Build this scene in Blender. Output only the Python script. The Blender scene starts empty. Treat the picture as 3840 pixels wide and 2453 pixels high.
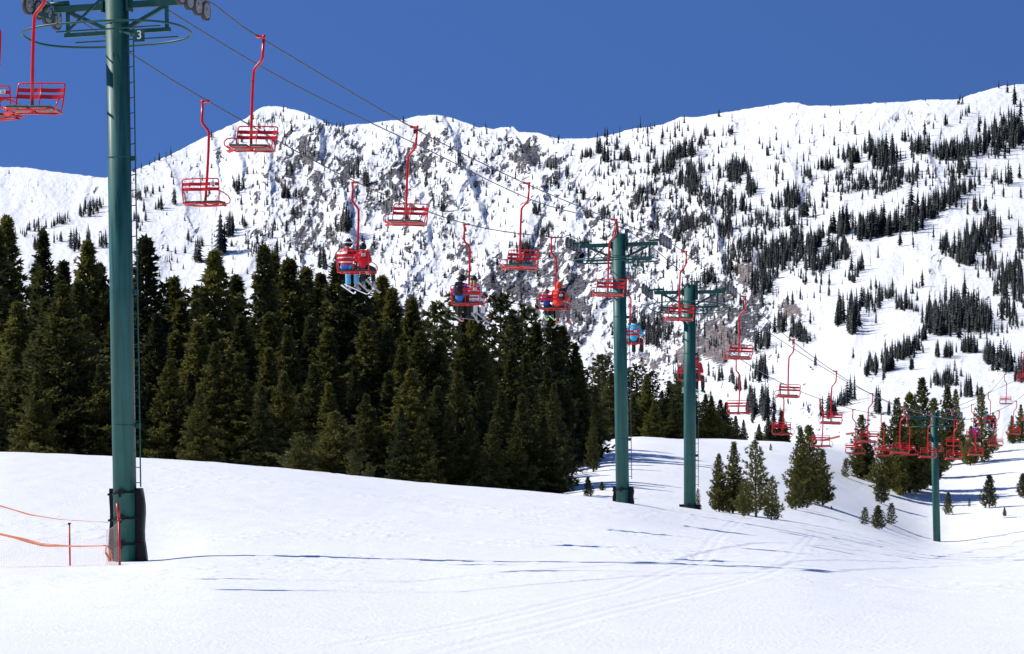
import bpy, math, random
import numpy as np
from mathutils import Vector, Matrix, Euler
R = math.radians
S = bpy.context.scene
C = S.collection
F = 10500.0            # focal length in photo pixels (photo 3840 x 2453)
CX, HZ = 1920.0, 1700.0

# ------------------------------------------------------------------ camera
cd = bpy.data.cameras.new('camera'); cam = bpy.data.objects.new('camera', cd); C.objects.link(cam)
cd.sensor_width = 36; cd.sensor_fit = 'HORIZONTAL'; cd.lens = 36*F/3840
cd.shift_y = (HZ-1226.5)/3840
cd.clip_start = 0.5; cd.clip_end = 20000
cam.location = (0, 0, 0); cam.rotation_euler = (R(90), 0, 0)
S.camera = cam

# ------------------------------------------------------------------ light
SUN_EL, SUN_BACK = 42.0, 11.0         # sun to the left, a little behind the lift
sdir = Vector((-math.cos(R(SUN_EL))*math.cos(R(SUN_BACK)), math.cos(R(SUN_EL))*math.sin(R(SUN_BACK)), math.sin(R(SUN_EL))))
sl = bpy.data.lights.new('sun', 'SUN'); sl.energy = 5.0; sl.angle = R(0.5); sl.color = (1, .965, .91)
so = bpy.data.objects.new('sun', sl); C.objects.link(so)
so.rotation_euler = sdir.to_track_quat('Z', 'Y').to_euler(); so.location = (-40, 20, 60)
W = bpy.data.worlds.new('World'); S.world = W; W.use_nodes = True
nt = W.node_tree; nt.nodes.clear()
sky = nt.nodes.new('ShaderNodeTexSky'); sky.sky_type = 'NISHITA'; sky.sun_disc = False
sky.sun_elevation = R(SUN_EL); sky.sun_rotation = math.atan2(sdir.x, sdir.y)
sky.altitude = 2600; sky.air_density = 1.0; sky.dust_density = 0.0; sky.ozone_density = 3.0
tc = nt.nodes.new('ShaderNodeTexCoord'); mp = nt.nodes.new('ShaderNodeVectorMath'); mp.operation = 'MULTIPLY'
mp.inputs[1].default_value = (1, 1, .75)
ad = nt.nodes.new('ShaderNodeVectorMath'); ad.operation = 'ADD'; ad.inputs[1].default_value = (0, 0, .42)
no = nt.nodes.new('ShaderNodeVectorMath'); no.operation = 'NORMALIZE'
mx = nt.nodes.new('ShaderNodeMix'); mx.data_type = 'RGBA'; mx.blend_type = 'MULTIPLY'; mx.inputs[0].default_value = 1
mx.inputs[7].default_value = (.56, .77, 1.13, 1)
bg = nt.nodes.new('ShaderNodeBackground'); bg.inputs[1].default_value = 0.122
out = nt.nodes.new('ShaderNodeOutputWorld')
L = nt.links.new
L(tc.outputs['Generated'], mp.inputs[0]); L(mp.outputs[0], ad.inputs[0]); L(ad.outputs[0], no.inputs[0])
L(no.outputs[0], sky.inputs[0]); L(sky.outputs[0], mx.inputs[6]); L(mx.outputs[2], bg.inputs[0]); L(bg.outputs[0], out.inputs[0])
S.view_settings.view_transform = 'Standard'; S.view_settings.look = 'None'
S.view_settings.exposure = 0.07; S.view_settings.gamma = 1
S.view_settings.use_curve_mapping = False
S.render.engine = 'CYCLES'
S.cycles.max_bounces = 5; S.cycles.diffuse_bounces = 3; S.cycles.transparent_max_bounces = 8

# ------------------------------------------------------------------ helpers
def at(u, v, Y):
    return Vector(((u-CX)*Y/F, Y, (HZ-v)*Y/F))

def mesh_from(name, V, Fc, mat=None, smooth=False):
    m = bpy.data.meshes.new(name)
    V = np.asarray(V, dtype=np.float32)
    if isinstance(Fc, np.ndarray):
        n, k = Fc.shape
        m.vertices.add(len(V)); m.vertices.foreach_set('co', V.ravel())
        m.loops.add(n*k); m.loops.foreach_set('vertex_index', Fc.astype(np.int32).ravel())
        m.polygons.add(n); m.polygons.foreach_set('loop_start', np.arange(0, n*k, k, dtype=np.int32))
        m.polygons.foreach_set('loop_total', np.full(n, k, dtype=np.int32))
        m.update(calc_edges=True)
    else:
        m.from_pydata([tuple(map(float, v)) for v in V], [], Fc)
    if smooth:
        m.polygons.foreach_set('use_smooth', np.ones(len(m.polygons), dtype=bool))
    if mat: m.materials.append(mat)
    m.validate(); m.update()
    return m

def ob(name, mesh, parent=None, **kw):
    o = bpy.data.objects.new(name, mesh); C.objects.link(o)
    if parent: o.parent = parent
    for k, v in kw.items(): o[k] = v
    return o

def tag(o, label=None, cat=None, group=None, kind=None):
    for k, v in (('label', label), ('category', cat), ('group', group), ('kind', kind)):
        if v: o[k] = v
    return o

def empty(name, loc=(0, 0, 0), label=None, cat=None, group=None):
    o = bpy.data.objects.new(name, None); C.objects.link(o); o.location = loc; o.empty_display_size = .2
    return tag(o, label, cat, group)

def copy_tree(o, parent=None):
    c = o.copy(); C.objects.link(c); c.parent = parent
    for ch in list(o.children): copy_tree(ch, c)
    return c

def frame_of(d, up=Vector((0, 0, 1))):
    d = d.normalized()
    if abs(d.dot(up)) > .98: up = Vector((0, 1, 0)) if abs(d.y) < .9 else Vector((1, 0, 0))
    x = d.cross(up).normalized(); y = x.cross(d).normalized()
    return x, y

class MB:
    def __init__(s): s.v = []; s.f = []; s.sm = []
    def box(s, c, size, rot=None):
        c = Vector(c); hx, hy, hz = [q/2 for q in size]; n = len(s.v)
        for x, y, z in ((-1,-1,-1),(1,-1,-1),(1,1,-1),(-1,1,-1),(-1,-1,1),(1,-1,1),(1,1,1),(-1,1,1)):
            p = Vector((x*hx, y*hy, z*hz))
            if rot is not None: p = rot @ p
            s.v.append(c+p)
        for q in ((0,3,2,1),(4,5,6,7),(0,1,5,4),(1,2,6,5),(2,3,7,6),(3,0,4,7)): s.f.append(tuple(n+i for i in q)); s.sm.append(False)
        return s
    def beam(s, a, b, w, h, up=Vector((0, 0, 1))):
        a, b = Vector(a), Vector(b); d = b-a; x, y = frame_of(d, up)
        M = Matrix((x, d.normalized(), y)).transposed()
        return s.box((a+b)/2, (w, d.length, h), M)
    def tube(s, pts, r, n=8, cap=True, closed=False, flat=1.0):
        pts = [Vector(p) for p in pts]; k = len(pts)
        rs = r if isinstance(r, (list, tuple)) else [r]*k
        base = len(s.v); px = None
        for i, p in enumerate(pts):
            if closed: d = pts[(i+1) % k]-pts[i-1]
            else: d = pts[min(i+1, k-1)]-pts[max(i-1, 0)]
            if d.length < 1e-9: d = Vector((0, 0, 1))
            d.normalize()
            if px is None: x, y = frame_of(d)
            else:
                x = (px-d*px.dot(d))
                x = x.normalized() if x.length > 1e-6 else frame_of(d)[0]
                y = d.cross(x)*-1
                y = x.cross(d)
            px = x
            for j in range(n):
                a = 2*math.pi*j/n
                s.v.append(p+(x*math.cos(a)+y*math.sin(a)*flat)*rs[i])
        kk = k if closed else k-1
        for i in range(kk):
            i2 = (i+1) % k
            for j in range(n):
                j2 = (j+1) % n
                s.f.append((base+i*n+j, base+i*n+j2, base+i2*n+j2, base+i2*n+j)); s.sm.append(True)
        if cap and not closed:
            s.f.append(tuple(base+j for j in range(n))[::-1]); s.sm.append(False)
            s.f.append(tuple(base+(k-1)*n+j for j in range(n))); s.sm.append(False)
        return s
    def disc(s, c, axis, r, t, n=20, bev=0):
        c = Vector(c); a = Vector(axis).normalized()
        return s.tube([c-a*t/2, c+a*t/2], r, n)
    def ball(s, c, r, n=10, sq=(1, 1, 1)):
        c = Vector(c); base = len(s.v); m = n//2+1
        s.v.append(c+Vector((0, 0, r*sq[2])))
        for i in range(1, m):
            t = math.pi*i/m
            for j in range(n):
                a = 2*math.pi*j/n
                s.v.append(c+Vector((r*sq[0]*math.sin(t)*math.cos(a), r*sq[1]*math.sin(t)*math.sin(a), r*sq[2]*math.cos(t))))
        s.v.append(c-Vector((0, 0, r*sq[2])))
        for j in range(n):
            j2 = (j+1) % n
            s.f.append((base, base+1+j, base+1+j2)); s.sm.append(True)
            e = base+1+(m-2)*n
            s.f.append((e+j2, e+j, len(s.v)-1)); s.sm.append(True)
        for i in range(m-2):
            for j in range(n):
                j2 = (j+1) % n; p = base+1+i*n
                s.f.append((p+j, p+n+j, p+n+j2, p+j2)); s.sm.append(True)
        return s
    def mesh(s, name, mat):
        m = bpy.data.meshes.new(name); m.from_pydata([tuple(v) for v in s.v], [], s.f)
        m.polygons.foreach_set('use_smooth', s.sm)
        m.materials.append(mat); m.validate(); m.update(); return m
    def build(s, name, mat, parent=None, label=None):
        o = ob(name, s.mesh(name, mat), parent)
        if label: o['label'] = label
        return o

# ------------------------------------------------------------------ materials
def mat_new(name):
    m = bpy.data.materials.new(name); m.use_nodes = True
    return m, m.node_tree, m.node_tree.nodes['Principled BSDF']
def paint(name, col, rough=.45, var=.12, scale=6.0, metal=0, bump=0.0, spec=.5, dirt=None):
    m, t, b = mat_new(name); N = t.nodes.new; K = t.links.new
    c = N('ShaderNodeTexCoord'); n = N('ShaderNodeTexNoise'); n.inputs['Scale'].default_value = scale; n.inputs['Detail'].default_value = 6
    K(c.outputs['Object'], n.inputs['Vector'])
    r = N('ShaderNodeValToRGB'); K(n.outputs['Fac'], r.inputs[0])
    r.color_ramp.elements[0].position = .3; r.color_ramp.elements[1].position = .7
    r.color_ramp.elements[0].color = tuple(x*(1-var) for x in col)+(1,)
    r.color_ramp.elements[1].color = tuple(min(1, x*(1+var)) for x in col)+(1,)
    src = r.outputs[0]
    if dirt:
        n2 = N('ShaderNodeTexNoise'); n2.inputs['Scale'].default_value = dirt[1]; n2.inputs['Detail'].default_value = 8
        K(c.outputs['Object'], n2.inputs['Vector'])
        r2 = N('ShaderNodeValToRGB'); K(n2.outputs['Fac'], r2.inputs[0])
        r2.color_ramp.elements[0].position = dirt[2]; r2.color_ramp.elements[1].position = dirt[2]+.04
        mxx = N('ShaderNodeMix'); mxx.data_type = 'RGBA'; K(r2.outputs[0], mxx.inputs[0]); K(src, mxx.inputs[6]); mxx.inputs[7].default_value = tuple(dirt[0])+(1,)
        src = mxx.outputs[2]
    K(src, b.inputs['Base Color'])
    b.inputs['Roughness'].default_value = rough; b.inputs['Metallic'].default_value = metal
    b.inputs['Specular IOR Level'].default_value = spec
    if bump:
        bp = N('ShaderNodeBump'); bp.inputs['Strength'].default_value = bump; bp.inputs['Distance'].default_value = .01
        K(n.outputs['Fac'], bp.inputs['Height']); K(bp.outputs[0], b.inputs['Normal'])
    return m
M_GREEN = paint('tower_green', (.016, .098, .086), .5, .14, 2.2, dirt=((.16, .05, .03), 7.0, .735), spec=.35)
def streaky(m):
    t = m.node_tree; N = t.nodes.new; K = t.links.new; b = t.nodes['Principled BSDF']; src = b.inputs['Base Color'].links[0].from_socket
    c = N('ShaderNodeTexCoord'); mp_ = N('ShaderNodeMapping'); mp_.inputs['Scale'].default_value = (9, 9, .45); K(c.outputs['Object'], mp_.inputs[0])
    n = N('ShaderNodeTexNoise'); n.inputs['Scale'].default_value = 1.0; n.inputs['Detail'].default_value = 7; K(mp_.outputs[0], n.inputs['Vector'])
    r = N('ShaderNodeValToRGB'); r.color_ramp.elements[0].position = .36; r.color_ramp.elements[1].position = .66; r.color_ramp.elements[0].color = (.62, .62, .60, 1); r.color_ramp.elements[1].color = (1.25, 1.2, 1.2, 1)
    K(n.outputs['Fac'], r.inputs[0]); x = N('ShaderNodeMix'); x.data_type = 'RGBA'; x.blend_type = 'MULTIPLY'; x.inputs[0].default_value = 1
    K(src, x.inputs[6]); K(r.outputs[0], x.inputs[7]); K(x.outputs[2], b.inputs['Base Color'])
    K(n.outputs['Fac'], b.inputs['Roughness'])
streaky(M_GREEN)
M_GREEN2 = paint('steel_green', (.009, .070, .055), .45, .15, 5, spec=.35)
M_RED = paint('chair_red', (.66, .010, .010), .3, .08, 9, spec=.5)
M_PAD = paint('seat_green', (.012, .11, .095), .5, .15, 12)
M_PLY = paint('seat_underside', (.24, .22, .18), .8, .35, 14)
M_PLATE = paint('plate_white', (.75, .75, .72), .5, .08, 20)
M_BLACK = paint('black_vinyl', (.008, .008, .010), .5, .3, 9, bump=.5, spec=.2)
M_INK = paint('black_ink', (.02, .02, .02), .6, .1)
M_WHITE = paint('white_paint', (.8, .8, .8), .5, .05)
M_STEEL = paint('sheave_steel', (.30, .29, .28), .45, .25, 18, metal=.3)
M_RUBBER = paint('sheave_rubber', (.045, .04, .038), .7, .3, 20)
M_CABLE = paint('wire_rope', (.085, .08, .085), .45, .2, 8, metal=.6)
M_ORANGE = paint('orange_tape', (.95, .34, .18), .6, .1, 8)
M_NET = paint('net_twine', (.55, .42, .38), .7, .1, 8)
M_REDPOLE = paint('red_pole', (.55, .015, .02), .4, .15, 10)

# ------------------------------------------------------------------ noise
def _hash(ix, iy, seed):
    h = (ix.astype(np.int64)*374761393 + iy.astype(np.int64)*668265263 + seed*1442695041) & 0xffffffff
    h = ((h ^ (h >> 13))*1274126177) & 0xffffffff
    return ((h ^ (h >> 16)) & 0xffff)/65535.0
def vnoise(x, y, seed=0):
    ix = np.floor(x); iy = np.floor(y); fx = x-ix; fy = y-iy
    fx = fx*fx*fx*(fx*(fx*6-15)+10); fy = fy*fy*fy*(fy*(fy*6-15)+10)
    a = _hash(ix, iy, seed); b = _hash(ix+1, iy, seed); c = _hash(ix, iy+1, seed); d = _hash(ix+1, iy+1, seed)
    return (a*(1-fx)+b*fx)*(1-fy)+(c*(1-fx)+d*fx)*fy
def fbm(x, y, o=4, seed=0, g=.5):
    s = 0; a = 1; t = 0
    for i in range(o):
        s = s+a*vnoise(x, y, seed+i*17); t += a; a *= g
        x, y = x*1.92-y*.55+3.7, x*.55+y*1.92+9.1
    return s/t
def ridged(x, y, o=4, seed=0, g=.5):
    s = 0; a = 1; t = 0
    for i in range(o):
        s = s+a*(1-abs(2*vnoise(x, y, seed+i*13)-1)); t += a; a *= g
        x, y = x*1.92-y*.55+3.7, x*.55+y*1.92+9.1
    return s/t
def sstep(a, b, x):
    t = np.clip((x-a)/(b-a), 0, 1); return t*t*(3-2*t)
def blur(A, k, axis):
    w = np.exp(-.5*(np.arange(-3*k, 3*k+1)/k)**2); w /= w.sum()
    P = [(0, 0), (0, 0)]; P[axis] = (3*k, 3*k); B = np.pad(A, P, mode='edge'); o = 0
    n = A.shape[axis]
    for i, q in enumerate(w):
        sl_ = [slice(None)]*2; sl_[axis] = slice(i, i+n); o = o+q*B[tuple(sl_)]
    return o

# ------------------------------------------------------------------ near terrain: heights as a table over (view column u, distance Y)
GT = {
 -3000: [(24,2470),(62,2200),(100,1900),(140,1860),(200,1800),(300,1760),(700,1700)],
 0:    [(24,2453),(50,2225),(56,2168),(62,2128),(80,1905),(100,1748),(115,1690),(132,1735),(170,1860),(260,1840),(700,1730)],
 450:  [(24,2453),(56,2155),(62.3,2113),(80,1925),(100,1768),(115,1712),(132,1752),(170,1870),(260,1840),(700,1730)],
 620:  [(24,2453),(54,2150),(59,2098),(62.5,2108),(66,2082),(80,1930),(100,1778),(115,1722),(132,1762),(170,1875),(260,1838),(700,1730)],
 760:  [(24,2453),(55,2130),(59.5,2092),(62.5,2084),(80,1932),(100,1782),(115,1730),(132,1770),(170,1878),(260,1836),(700,1730)],
 1116: [(24,2453),(56,2132),(62,2088),(80,1945),(100,1805),(115,1757),(132,1795),(170,1890),(260,1830),(700,1730)],
 1600: [(24,2453),(56,2136),(62,2095),(80,1965),(100,1855),(115,1810),(132,1850),(170,1910),(260,1800),(700,1720)],
 2000: [(24,2453),(62,2100),(80,1985),(100,1880),(115,1840),(132,1872),(160,1885),(200,1800),(260,1740),(320,1720),(700,1700)],
 2110: [(24,2453),(62,2100),(80,1990),(100,1888),(115,1850),(132,1878),(155,1858),(190,1780),(235,1700),(260,1690),(320,1710),(700,1700)],
 2325: [(24,2453),(62,2100),(80,1998),(106.6,1882),(114,1878),(130,1895),(150,1862),(180,1775),(210,1700),(245,1632),(275,1650),(330,1690),(700,1700)],
 2585: [(24,2453),(62,2112),(90,1985),(118,1905),(126,1903),(138,1915),(155,1880),(180,1800),(215,1710),(252,1638),(285,1660),(340,1690),(700,1700)],
 3000: [(24,2453),(62,2124),(100,2010),(125,1972),(150,1955),(175,1895),(205,1790),(255,1655),(290,1665),(340,1690),(700,1700)],
 3250: [(24,2453),(62,2152),(100,2065),(130,2022),(160,1990),(191,1930),(225,1830),(265,1700),(300,1665),(345,1690),(700,1700)],
 3500: [(24,2453),(62,2172),(100,2105),(150,2072),(191,2048),(210,1960),(235,1850),(270,1745),(300,1690),(340,1700),(700,1700)],
 3840: [(24,2453),(62,2172),(100,2105),(150,2062),(180,2025),(210,1920),(240,1810),(265,1715),(280,1655),(310,1690),(700,1700)],
 7000: [(24,2440),(62,2100),(100,1950),(180,1800),(250,1560),(300,1560),(700,1650)],
}
UG = np.arange(-3000, 7001, 20.0); YG = np.arange(0, 701, 1.0)
_ks = sorted(GT); _cols = []
for k in _ks:
    pts = [(8, 1.66), ] + [(Y, (v-HZ)*Y/F) for Y, v in GT[k]]
    _cols.append(np.interp(YG, [p[0] for p in pts], [-p[1] for p in pts]))
_cols = np.array(_cols)
ZT = np.array([np.interp(UG, _ks, _cols[:, j]) for j in range(len(YG))]).T     # (u, Y)
ZT = blur(blur(ZT, 4, 0), 1, 1)
def ztab(u, Y):
    a = np.clip((u-UG[0])/20.0, 0, len(UG)-1.001); b = np.clip(Y, 0, len(YG)-1.001)
    i = a.astype(int); j = b.astype(int); fx = a-i; fy = b-j
    return (ZT[i, j]*(1-fx)+ZT[i+1, j]*fx)*(1-fy)+(ZT[i, j+1]*(1-fx)+ZT[i+1, j+1]*fx)*fy
def track_line(X, Y, pts, w, d):
    best = np.full(X.shape, 1e9)
    for (x0, y0), (x1, y1) in zip(pts[:-1], pts[1:]):
        dx, dy = x1-x0, y1-y0; t = np.clip(((X-x0)*dx+(Y-y0)*dy)/(dx*dx+dy*dy), 0, 1)
        best = np.minimum(best, np.hypot(X-x0-t*dx, Y-y0-t*dy))
    return -d*np.exp(-(best/w)**2)+.45*d*np.exp(-((best-w*2.2)/w)**2)
def ground_z(X, Y, fine=True):
    X = np.asarray(X, float); Y = np.asarray(Y, float)
    u = CX+X*F/np.maximum(Y, 22.0)
    z = ztab(np.clip(u, -3000, 7000), np.maximum(Y, 8))
    k = np.clip(Y/110, .3, 2.2)
    z = z+.10*(fbm(X/7, Y/9, 3, 5)-.5)*k+.34*(fbm(X/16+4, Y/15, 2, 8)-.5)*k*sstep(125, 190, Y)
    if fine:
        z = z+.030*np.clip(Y/60, .3, 1)*(fbm(X/.8, Y/1.6, 3, 21)-.5)+.03*(ridged(X/2.6+Y*.15, Y/1.5, 3, 31)-.6)*sstep(.52, .7, fbm(X/6, Y/6, 2, 40))
        z = z+.016*sstep(28, 62, Y)*sstep(.62, .8, vnoise(X/.23, Y/.3, 50))*sstep(.45, .7, fbm(X/4, Y/5, 2, 44))
    return z
def depth_at(u, v, y0=20.0, y1=699.0):
    Y = np.arange(y0, y1, .25); z = ground_z((u-CX)*Y/F, Y, False)
    vv = HZ-z*F/Y; k = np.nonzero(vv <= v)[0]
    return float(Y[k[0]]) if len(k) else float(Y[-1])
def on_ground(u, Y):
    X = (u-CX)*Y/F; return Vector((X, Y, float(ground_z(np.array([X]), np.array([Y]))[0])))

def grid_faces(nr, nc):
    i = np.arange(nr-1)[:, None]*nc+np.arange(nc-1)[None, :]
    return np.stack([i, i+1, i+nc+1, i+nc], -1).reshape(-1, 4)

us = np.concatenate([-np.geomspace(60000, 420, 26)+0, np.arange(-400, 4240, 6.0), 4240+np.geomspace(60, 60000, 26)])
ys = [-40.0, -20, -8, 0, 4, 7, 10, 13, 16, 18, 20]
while ys[-1] < 135: ys.append(ys[-1]+(.13 if ys[-1] < 75 else .17))
while ys[-1] < 345: ys.append(ys[-1]+.6)
while ys[-1] < 3000: ys.append(ys[-1]*1.05)
ys = np.array(ys)
UU, YY = np.meshgrid(us, ys)
XX = (UU-CX)/F*np.maximum(YY, 40.0)
ZZ = ground_z(XX, YY)
def px_line(pts):     # photo pixels on the snow -> ground points
    o = []
    for u, v in pts:
        Y = depth_at(u, v); o.append(((u-CX)*Y/F, Y))
    return o
TR = [px_line([(1600,2453),(2000,2360),(2500,2240),(2800,2170),(2960,2090),(3040,2000)]),
      px_line([(1250,2420),(1800,2330),(2300,2215),(2600,2110),(2680,2010),(2760,1950)]),
      px_line([(1720,2453),(2150,2370),(2700,2290),(3150,2235),(3600,2215)]),
      px_line([(2850,2453),(3100,2200),(3150,2060)]),
      px_line([(1050,2453),(1700,2380),(2250,2290),(2700,2140),(2850,2010)])]
for T in TR[:2]:
    for dxx in (0, .22):
        ZZ += track_line(XX-dxx, YY, T, .08, .007)
Vt = np.stack([XX, YY, ZZ], -1).reshape(-1, 3)

def snow_mat(name, rock=False):
    m, t, b = mat_new(name); N = t.nodes.new; K = t.links.new
    c = N('ShaderNodeTexCoord')
    n = N('ShaderNodeTexNoise'); n.inputs['Scale'].default_value = .25 if not rock else .02; n.inputs['Detail'].default_value = 5
    K(c.outputs['Object'], n.inputs['Vector'])
    r = N('ShaderNodeValToRGB'); K(n.outputs['Fac'], r.inputs[0])
    r.color_ramp.elements[0].color = (.885, .895, .885, 1); r.color_ramp.elements[1].color = (.935, .943, .93, 1)
    b.inputs['Roughness'].default_value = .55; b.inputs['Specular IOR Level'].default_value = .25
    src = r.outputs[0]
    b1 = N('ShaderNodeTexNoise'); b1.inputs['Detail'].default_value = 8; b1.inputs['Roughness'].default_value = .65
    K(c.outputs['Object'], b1.inputs['Vector'])
    bp = N('ShaderNodeBump'); K(b1.outputs['Fac'], bp.inputs['Height']); K(bp.outputs[0], b.inputs['Normal'])
    if not rock:
        b1.inputs['Scale'].default_value = 16; bp.inputs['Strength'].default_value = .6; bp.inputs['Distance'].default_value = .045
    else:
        b1.inputs['Scale'].default_value = .22; bp.inputs['Strength'].default_value = .45; bp.inputs['Distance'].default_value = 2.0
        a = N('ShaderNodeAttribute'); a.attribute_name = 'rock'
        a2 = N('ShaderNodeAttribute'); a2.attribute_name = 'tan'
        n2 = N('ShaderNodeTexNoise'); n2.inputs['Scale'].default_value = .42; n2.inputs['Detail'].default_value = 8; n2.inputs['Roughness'].default_value = .7
        K(c.outputs['Object'], n2.inputs['Vector'])
        ma = N('ShaderNodeMath'); ma.operation = 'MULTIPLY_ADD'; K(n2.outputs['Fac'], ma.inputs[0]); ma.inputs[1].default_value = 2.4; ma.inputs[2].default_value = -1.2
        ma2 = N('ShaderNodeMath'); ma2.operation = 'ADD'; K(ma.outputs[0], ma2.inputs[0]); K(a.outputs['Fac'], ma2.inputs[1])
        rr = N('ShaderNodeValToRGB'); rr.color_ramp.elements[0].position = .46; rr.color_ramp.elements[1].position = .56
        K(ma2.outputs[0], rr.inputs[0])
        n3 = N('ShaderNodeTexNoise'); n3.inputs['Scale'].default_value = .6; n3.inputs['Detail'].default_value = 6
        K(c.outputs['Object'], n3.inputs['Vector'])
        rc = N('ShaderNodeValToRGB'); K(n3.outputs['Fac'], rc.inputs[0])
        rc.color_ramp.elements[0].color = (.012, .012, .015, 1); rc.color_ramp.elements[1].color = (.23, .21, .20, 1)
        rc.color_ramp.elements[0].position = .42; rc.color_ramp.elements[1].position = .64
        rt = N('ShaderNodeValToRGB'); K(n3.outputs['Fac'], rt.inputs[0])
        rt.color_ramp.elements[0].color = (.05, .042, .04, 1); rt.color_ramp.elements[1].color = (.34, .28, .245, 1)
        rt.color_ramp.elements[0].position = .32; rt.color_ramp.elements[1].position = .62
        m1 = N('ShaderNodeMix'); m1.data_type = 'RGBA'; K(a2.outputs['Fac'], m1.inputs[0]); K(rc.outputs[0], m1.inputs[6]); K(rt.outputs[0], m1.inputs[7])
        m2 = N('ShaderNodeMix'); m2.data_type = 'RGBA'; K(rr.outputs[0], m2.inputs[0]); K(src, m2.inputs[6]); K(m1.outputs[2], m2.inputs[7])
        src = m2.outputs[2]
    K(src, b.inputs['Base Color'])
    return m
M_SNOW = snow_mat('snow'); M_MTN = snow_mat('mountain_snow', True)
ground = ob('snow_ground', mesh_from('snow_ground', Vt, grid_faces(len(ys), len(us)), M_SNOW, True), kind='structure')

# ------------------------------------------------------------------ mountain
RP = [(-900,700),(-300,640),(0,627),(96,628),(191,643),(395,667),(470,655),(526,630),(638,582),(750,523),(845,478),(925,443),(957,418),(985,402),(1010,398),(1053,400),(1100,410),(1150,425),(1180,440),(1236,466),(1280,474),(1325,466),(1380,464),(1435,454),(1515,448),(1571,434),(1640,430),(1690,440),(1754,462),(1790,478),(1818,476),(1850,486),(1882,478),(1925,476),(1945,494),(2017,498),(2060,512),(2089,518),(2153,521),(2225,518),(2296,505),(2345,490),(2392,478),(2440,476),(2488,466),(2530,448),(2551,438),(2590,440),(2631,436),(2711,423),(2807,407),(2860,399),(2902,393),(2950,384),(2998,387),(3040,398),(3078,397),(3173,395),(3230,392),(3285,386),(3397,381),(3440,377),(3476,373),(3540,375),(3604,370),(3640,355),(3684,343),(3764,322),(3840,316),(4300,290),(4900,270)]
RPu = np.array([p[0] for p in RP], float); RPv = np.array([p[1] for p in RP], float)
def ridge_v(u): return np.interp(u, RPu, RPv)+3.0*(vnoise(u/17, u*0, 3)-.5)+1.5*(vnoise(u/6, u*0, 4)-.5)
MT = {-900: [(1750,850),(1300,1150),(1000,1400),(800,1650),(250,2250)],
      1000: [(1750,850),(1300,1150),(1000,1400),(700,1650),(250,2050)],
      2000: [(1750,700),(1300,1050),(1000,1250),(700,1500),(250,1950)],
      3000: [(1750,430),(1500,600),(1300,800),(1000,1050),(700,1280),(250,1650)],
      3840: [(1750,390),(1500,540),(1300,700),(1000,950),(700,1180),(250,1560)],
      4900: [(1750,390),(1500,540),(1300,700),(1000,950),(700,1180),(250,1560)]}
_mk = sorted(MT); MV = np.arange(250, 1751, 10.0)
_mc = np.array([np.interp(MV, [p[0] for p in MT[k]][::-1], [p[1] for p in MT[k]][::-1]) for k in _mk])
MU = np.arange(-900, 4901, 50.0)
MYT = np.array([np.interp(MU, _mk, _mc[:, j]) for j in range(len(MV))]).T
MYT = blur(blur(MYT, 6, 0), 7, 1)
def gb(u, v, cx, cy, rx, ry, ang=0):
    a = math.radians(ang); dx = u-cx; dy = v-cy
    p = (dx*math.cos(a)-dy*math.sin(a))/rx; q = (dx*math.sin(a)+dy*math.cos(a))/ry
    return np.exp(-(p*p+q*q))
def zones(u, v):
    z = (.85*gb(u,v,2150,1150,330,190,10)+.75*gb(u,v,1850,1050,330,160)+.5*gb(u,v,2000,620,260,110,-25)+.42*gb(u,v,1500,760,380,230)+.22*gb(u,v,1300,700,500,260)+.25*gb(u,v,1750,620,300,120)
        +.45*gb(u,v,1150,560,230,120)+.35*gb(u,v,1100,850,250,200)+.5*gb(u,v,1650,560,120,90,60)+.62*gb(u,v,2520,1270,300,150,20)+.5*gb(u,v,2600,900,250,220)
        +.5*gb(u,v,2330,800,260,140,25)+.25*gb(u,v,3050,470,120,50,-20)+.55*gb(u,v,2780,1120,160,120,40)+.3*gb(u,v,3720,1150,90,120)
        +.75*gb(u,v,2010,590,90,50,-30)+.35*gb(u,v,1250,1000,160,120)+.55*gb(u,v,2800,1300,100,130)+.6*gb(u,v,1560,1180,80,60,0)+.45*gb(u,v,3050,1560,60,120))
    return z
def tanz(u, v):
    return np.clip(1.4*gb(u,v,2705,1290,70,90,20)+1.2*gb(u,v,2575,1330,50,55)+1.3*gb(u,v,2970,1170,40,60,60)+1.2*gb(u,v,2790,1020,35,50)+.9*gb(u,v,2420,1350,80,50)+.8*gb(u,v,2680,1020,35,50), 0, 1)
def rock_field(u, v):
    a = np.radians(58); c = u*np.sin(a)+v*np.cos(a); l = u*np.cos(a)-v*np.sin(a)
    w = 26*(fbm(u/90, v/90, 3, 61)-.5)
    n = .68*fbm((c+w)/15, (l+w)/26, 5, 71, .68)+.32*fbm((c+w)/60, l/110, 3, 75)
    t = tanz(u, v)
    return np.clip(.5+(n-.732+.262*np.clip(zones(u, v), 0, 1.1))*5.2, 0, 1)*(1-t)+np.clip(.5+(n-.45)*5+(t-.5)*1.2, 0, 1)*t
RIBS = [([(1185,425),(1200,560)],16),([(1002,560),(1014,690)],14),([(1690,505),(1735,640),(1790,770)],26),([(1652,400),(1664,520)],10),([(1298,760),(1322,930)],20),([(1490,560),(1502,700)],12),
        ([(2168,800),(2190,880),(2165,960)],16),([(2165,985),(2110,1100)],16),([(2672,825),(2700,960)],22),([(2432,735),(2440,840)],14),([(1068,855),(1112,940)],12),([(890,560),(905,640)],10),
        ([(1560,700),(1600,860)],14),([(1960,560),(2030,690)],16),([(1850,980),(1810,1090)],14),([(2010,860),(1960,960)],14),([(2420,1130),(2380,1250)],14),([(640,640),(700,800)],8),([(2790,900),(2840,1010)],12),([(800,520),(812,600)],10),([(3440,520),(3500,640)],10),([(2960,620),(3010,760)],8)]
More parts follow.
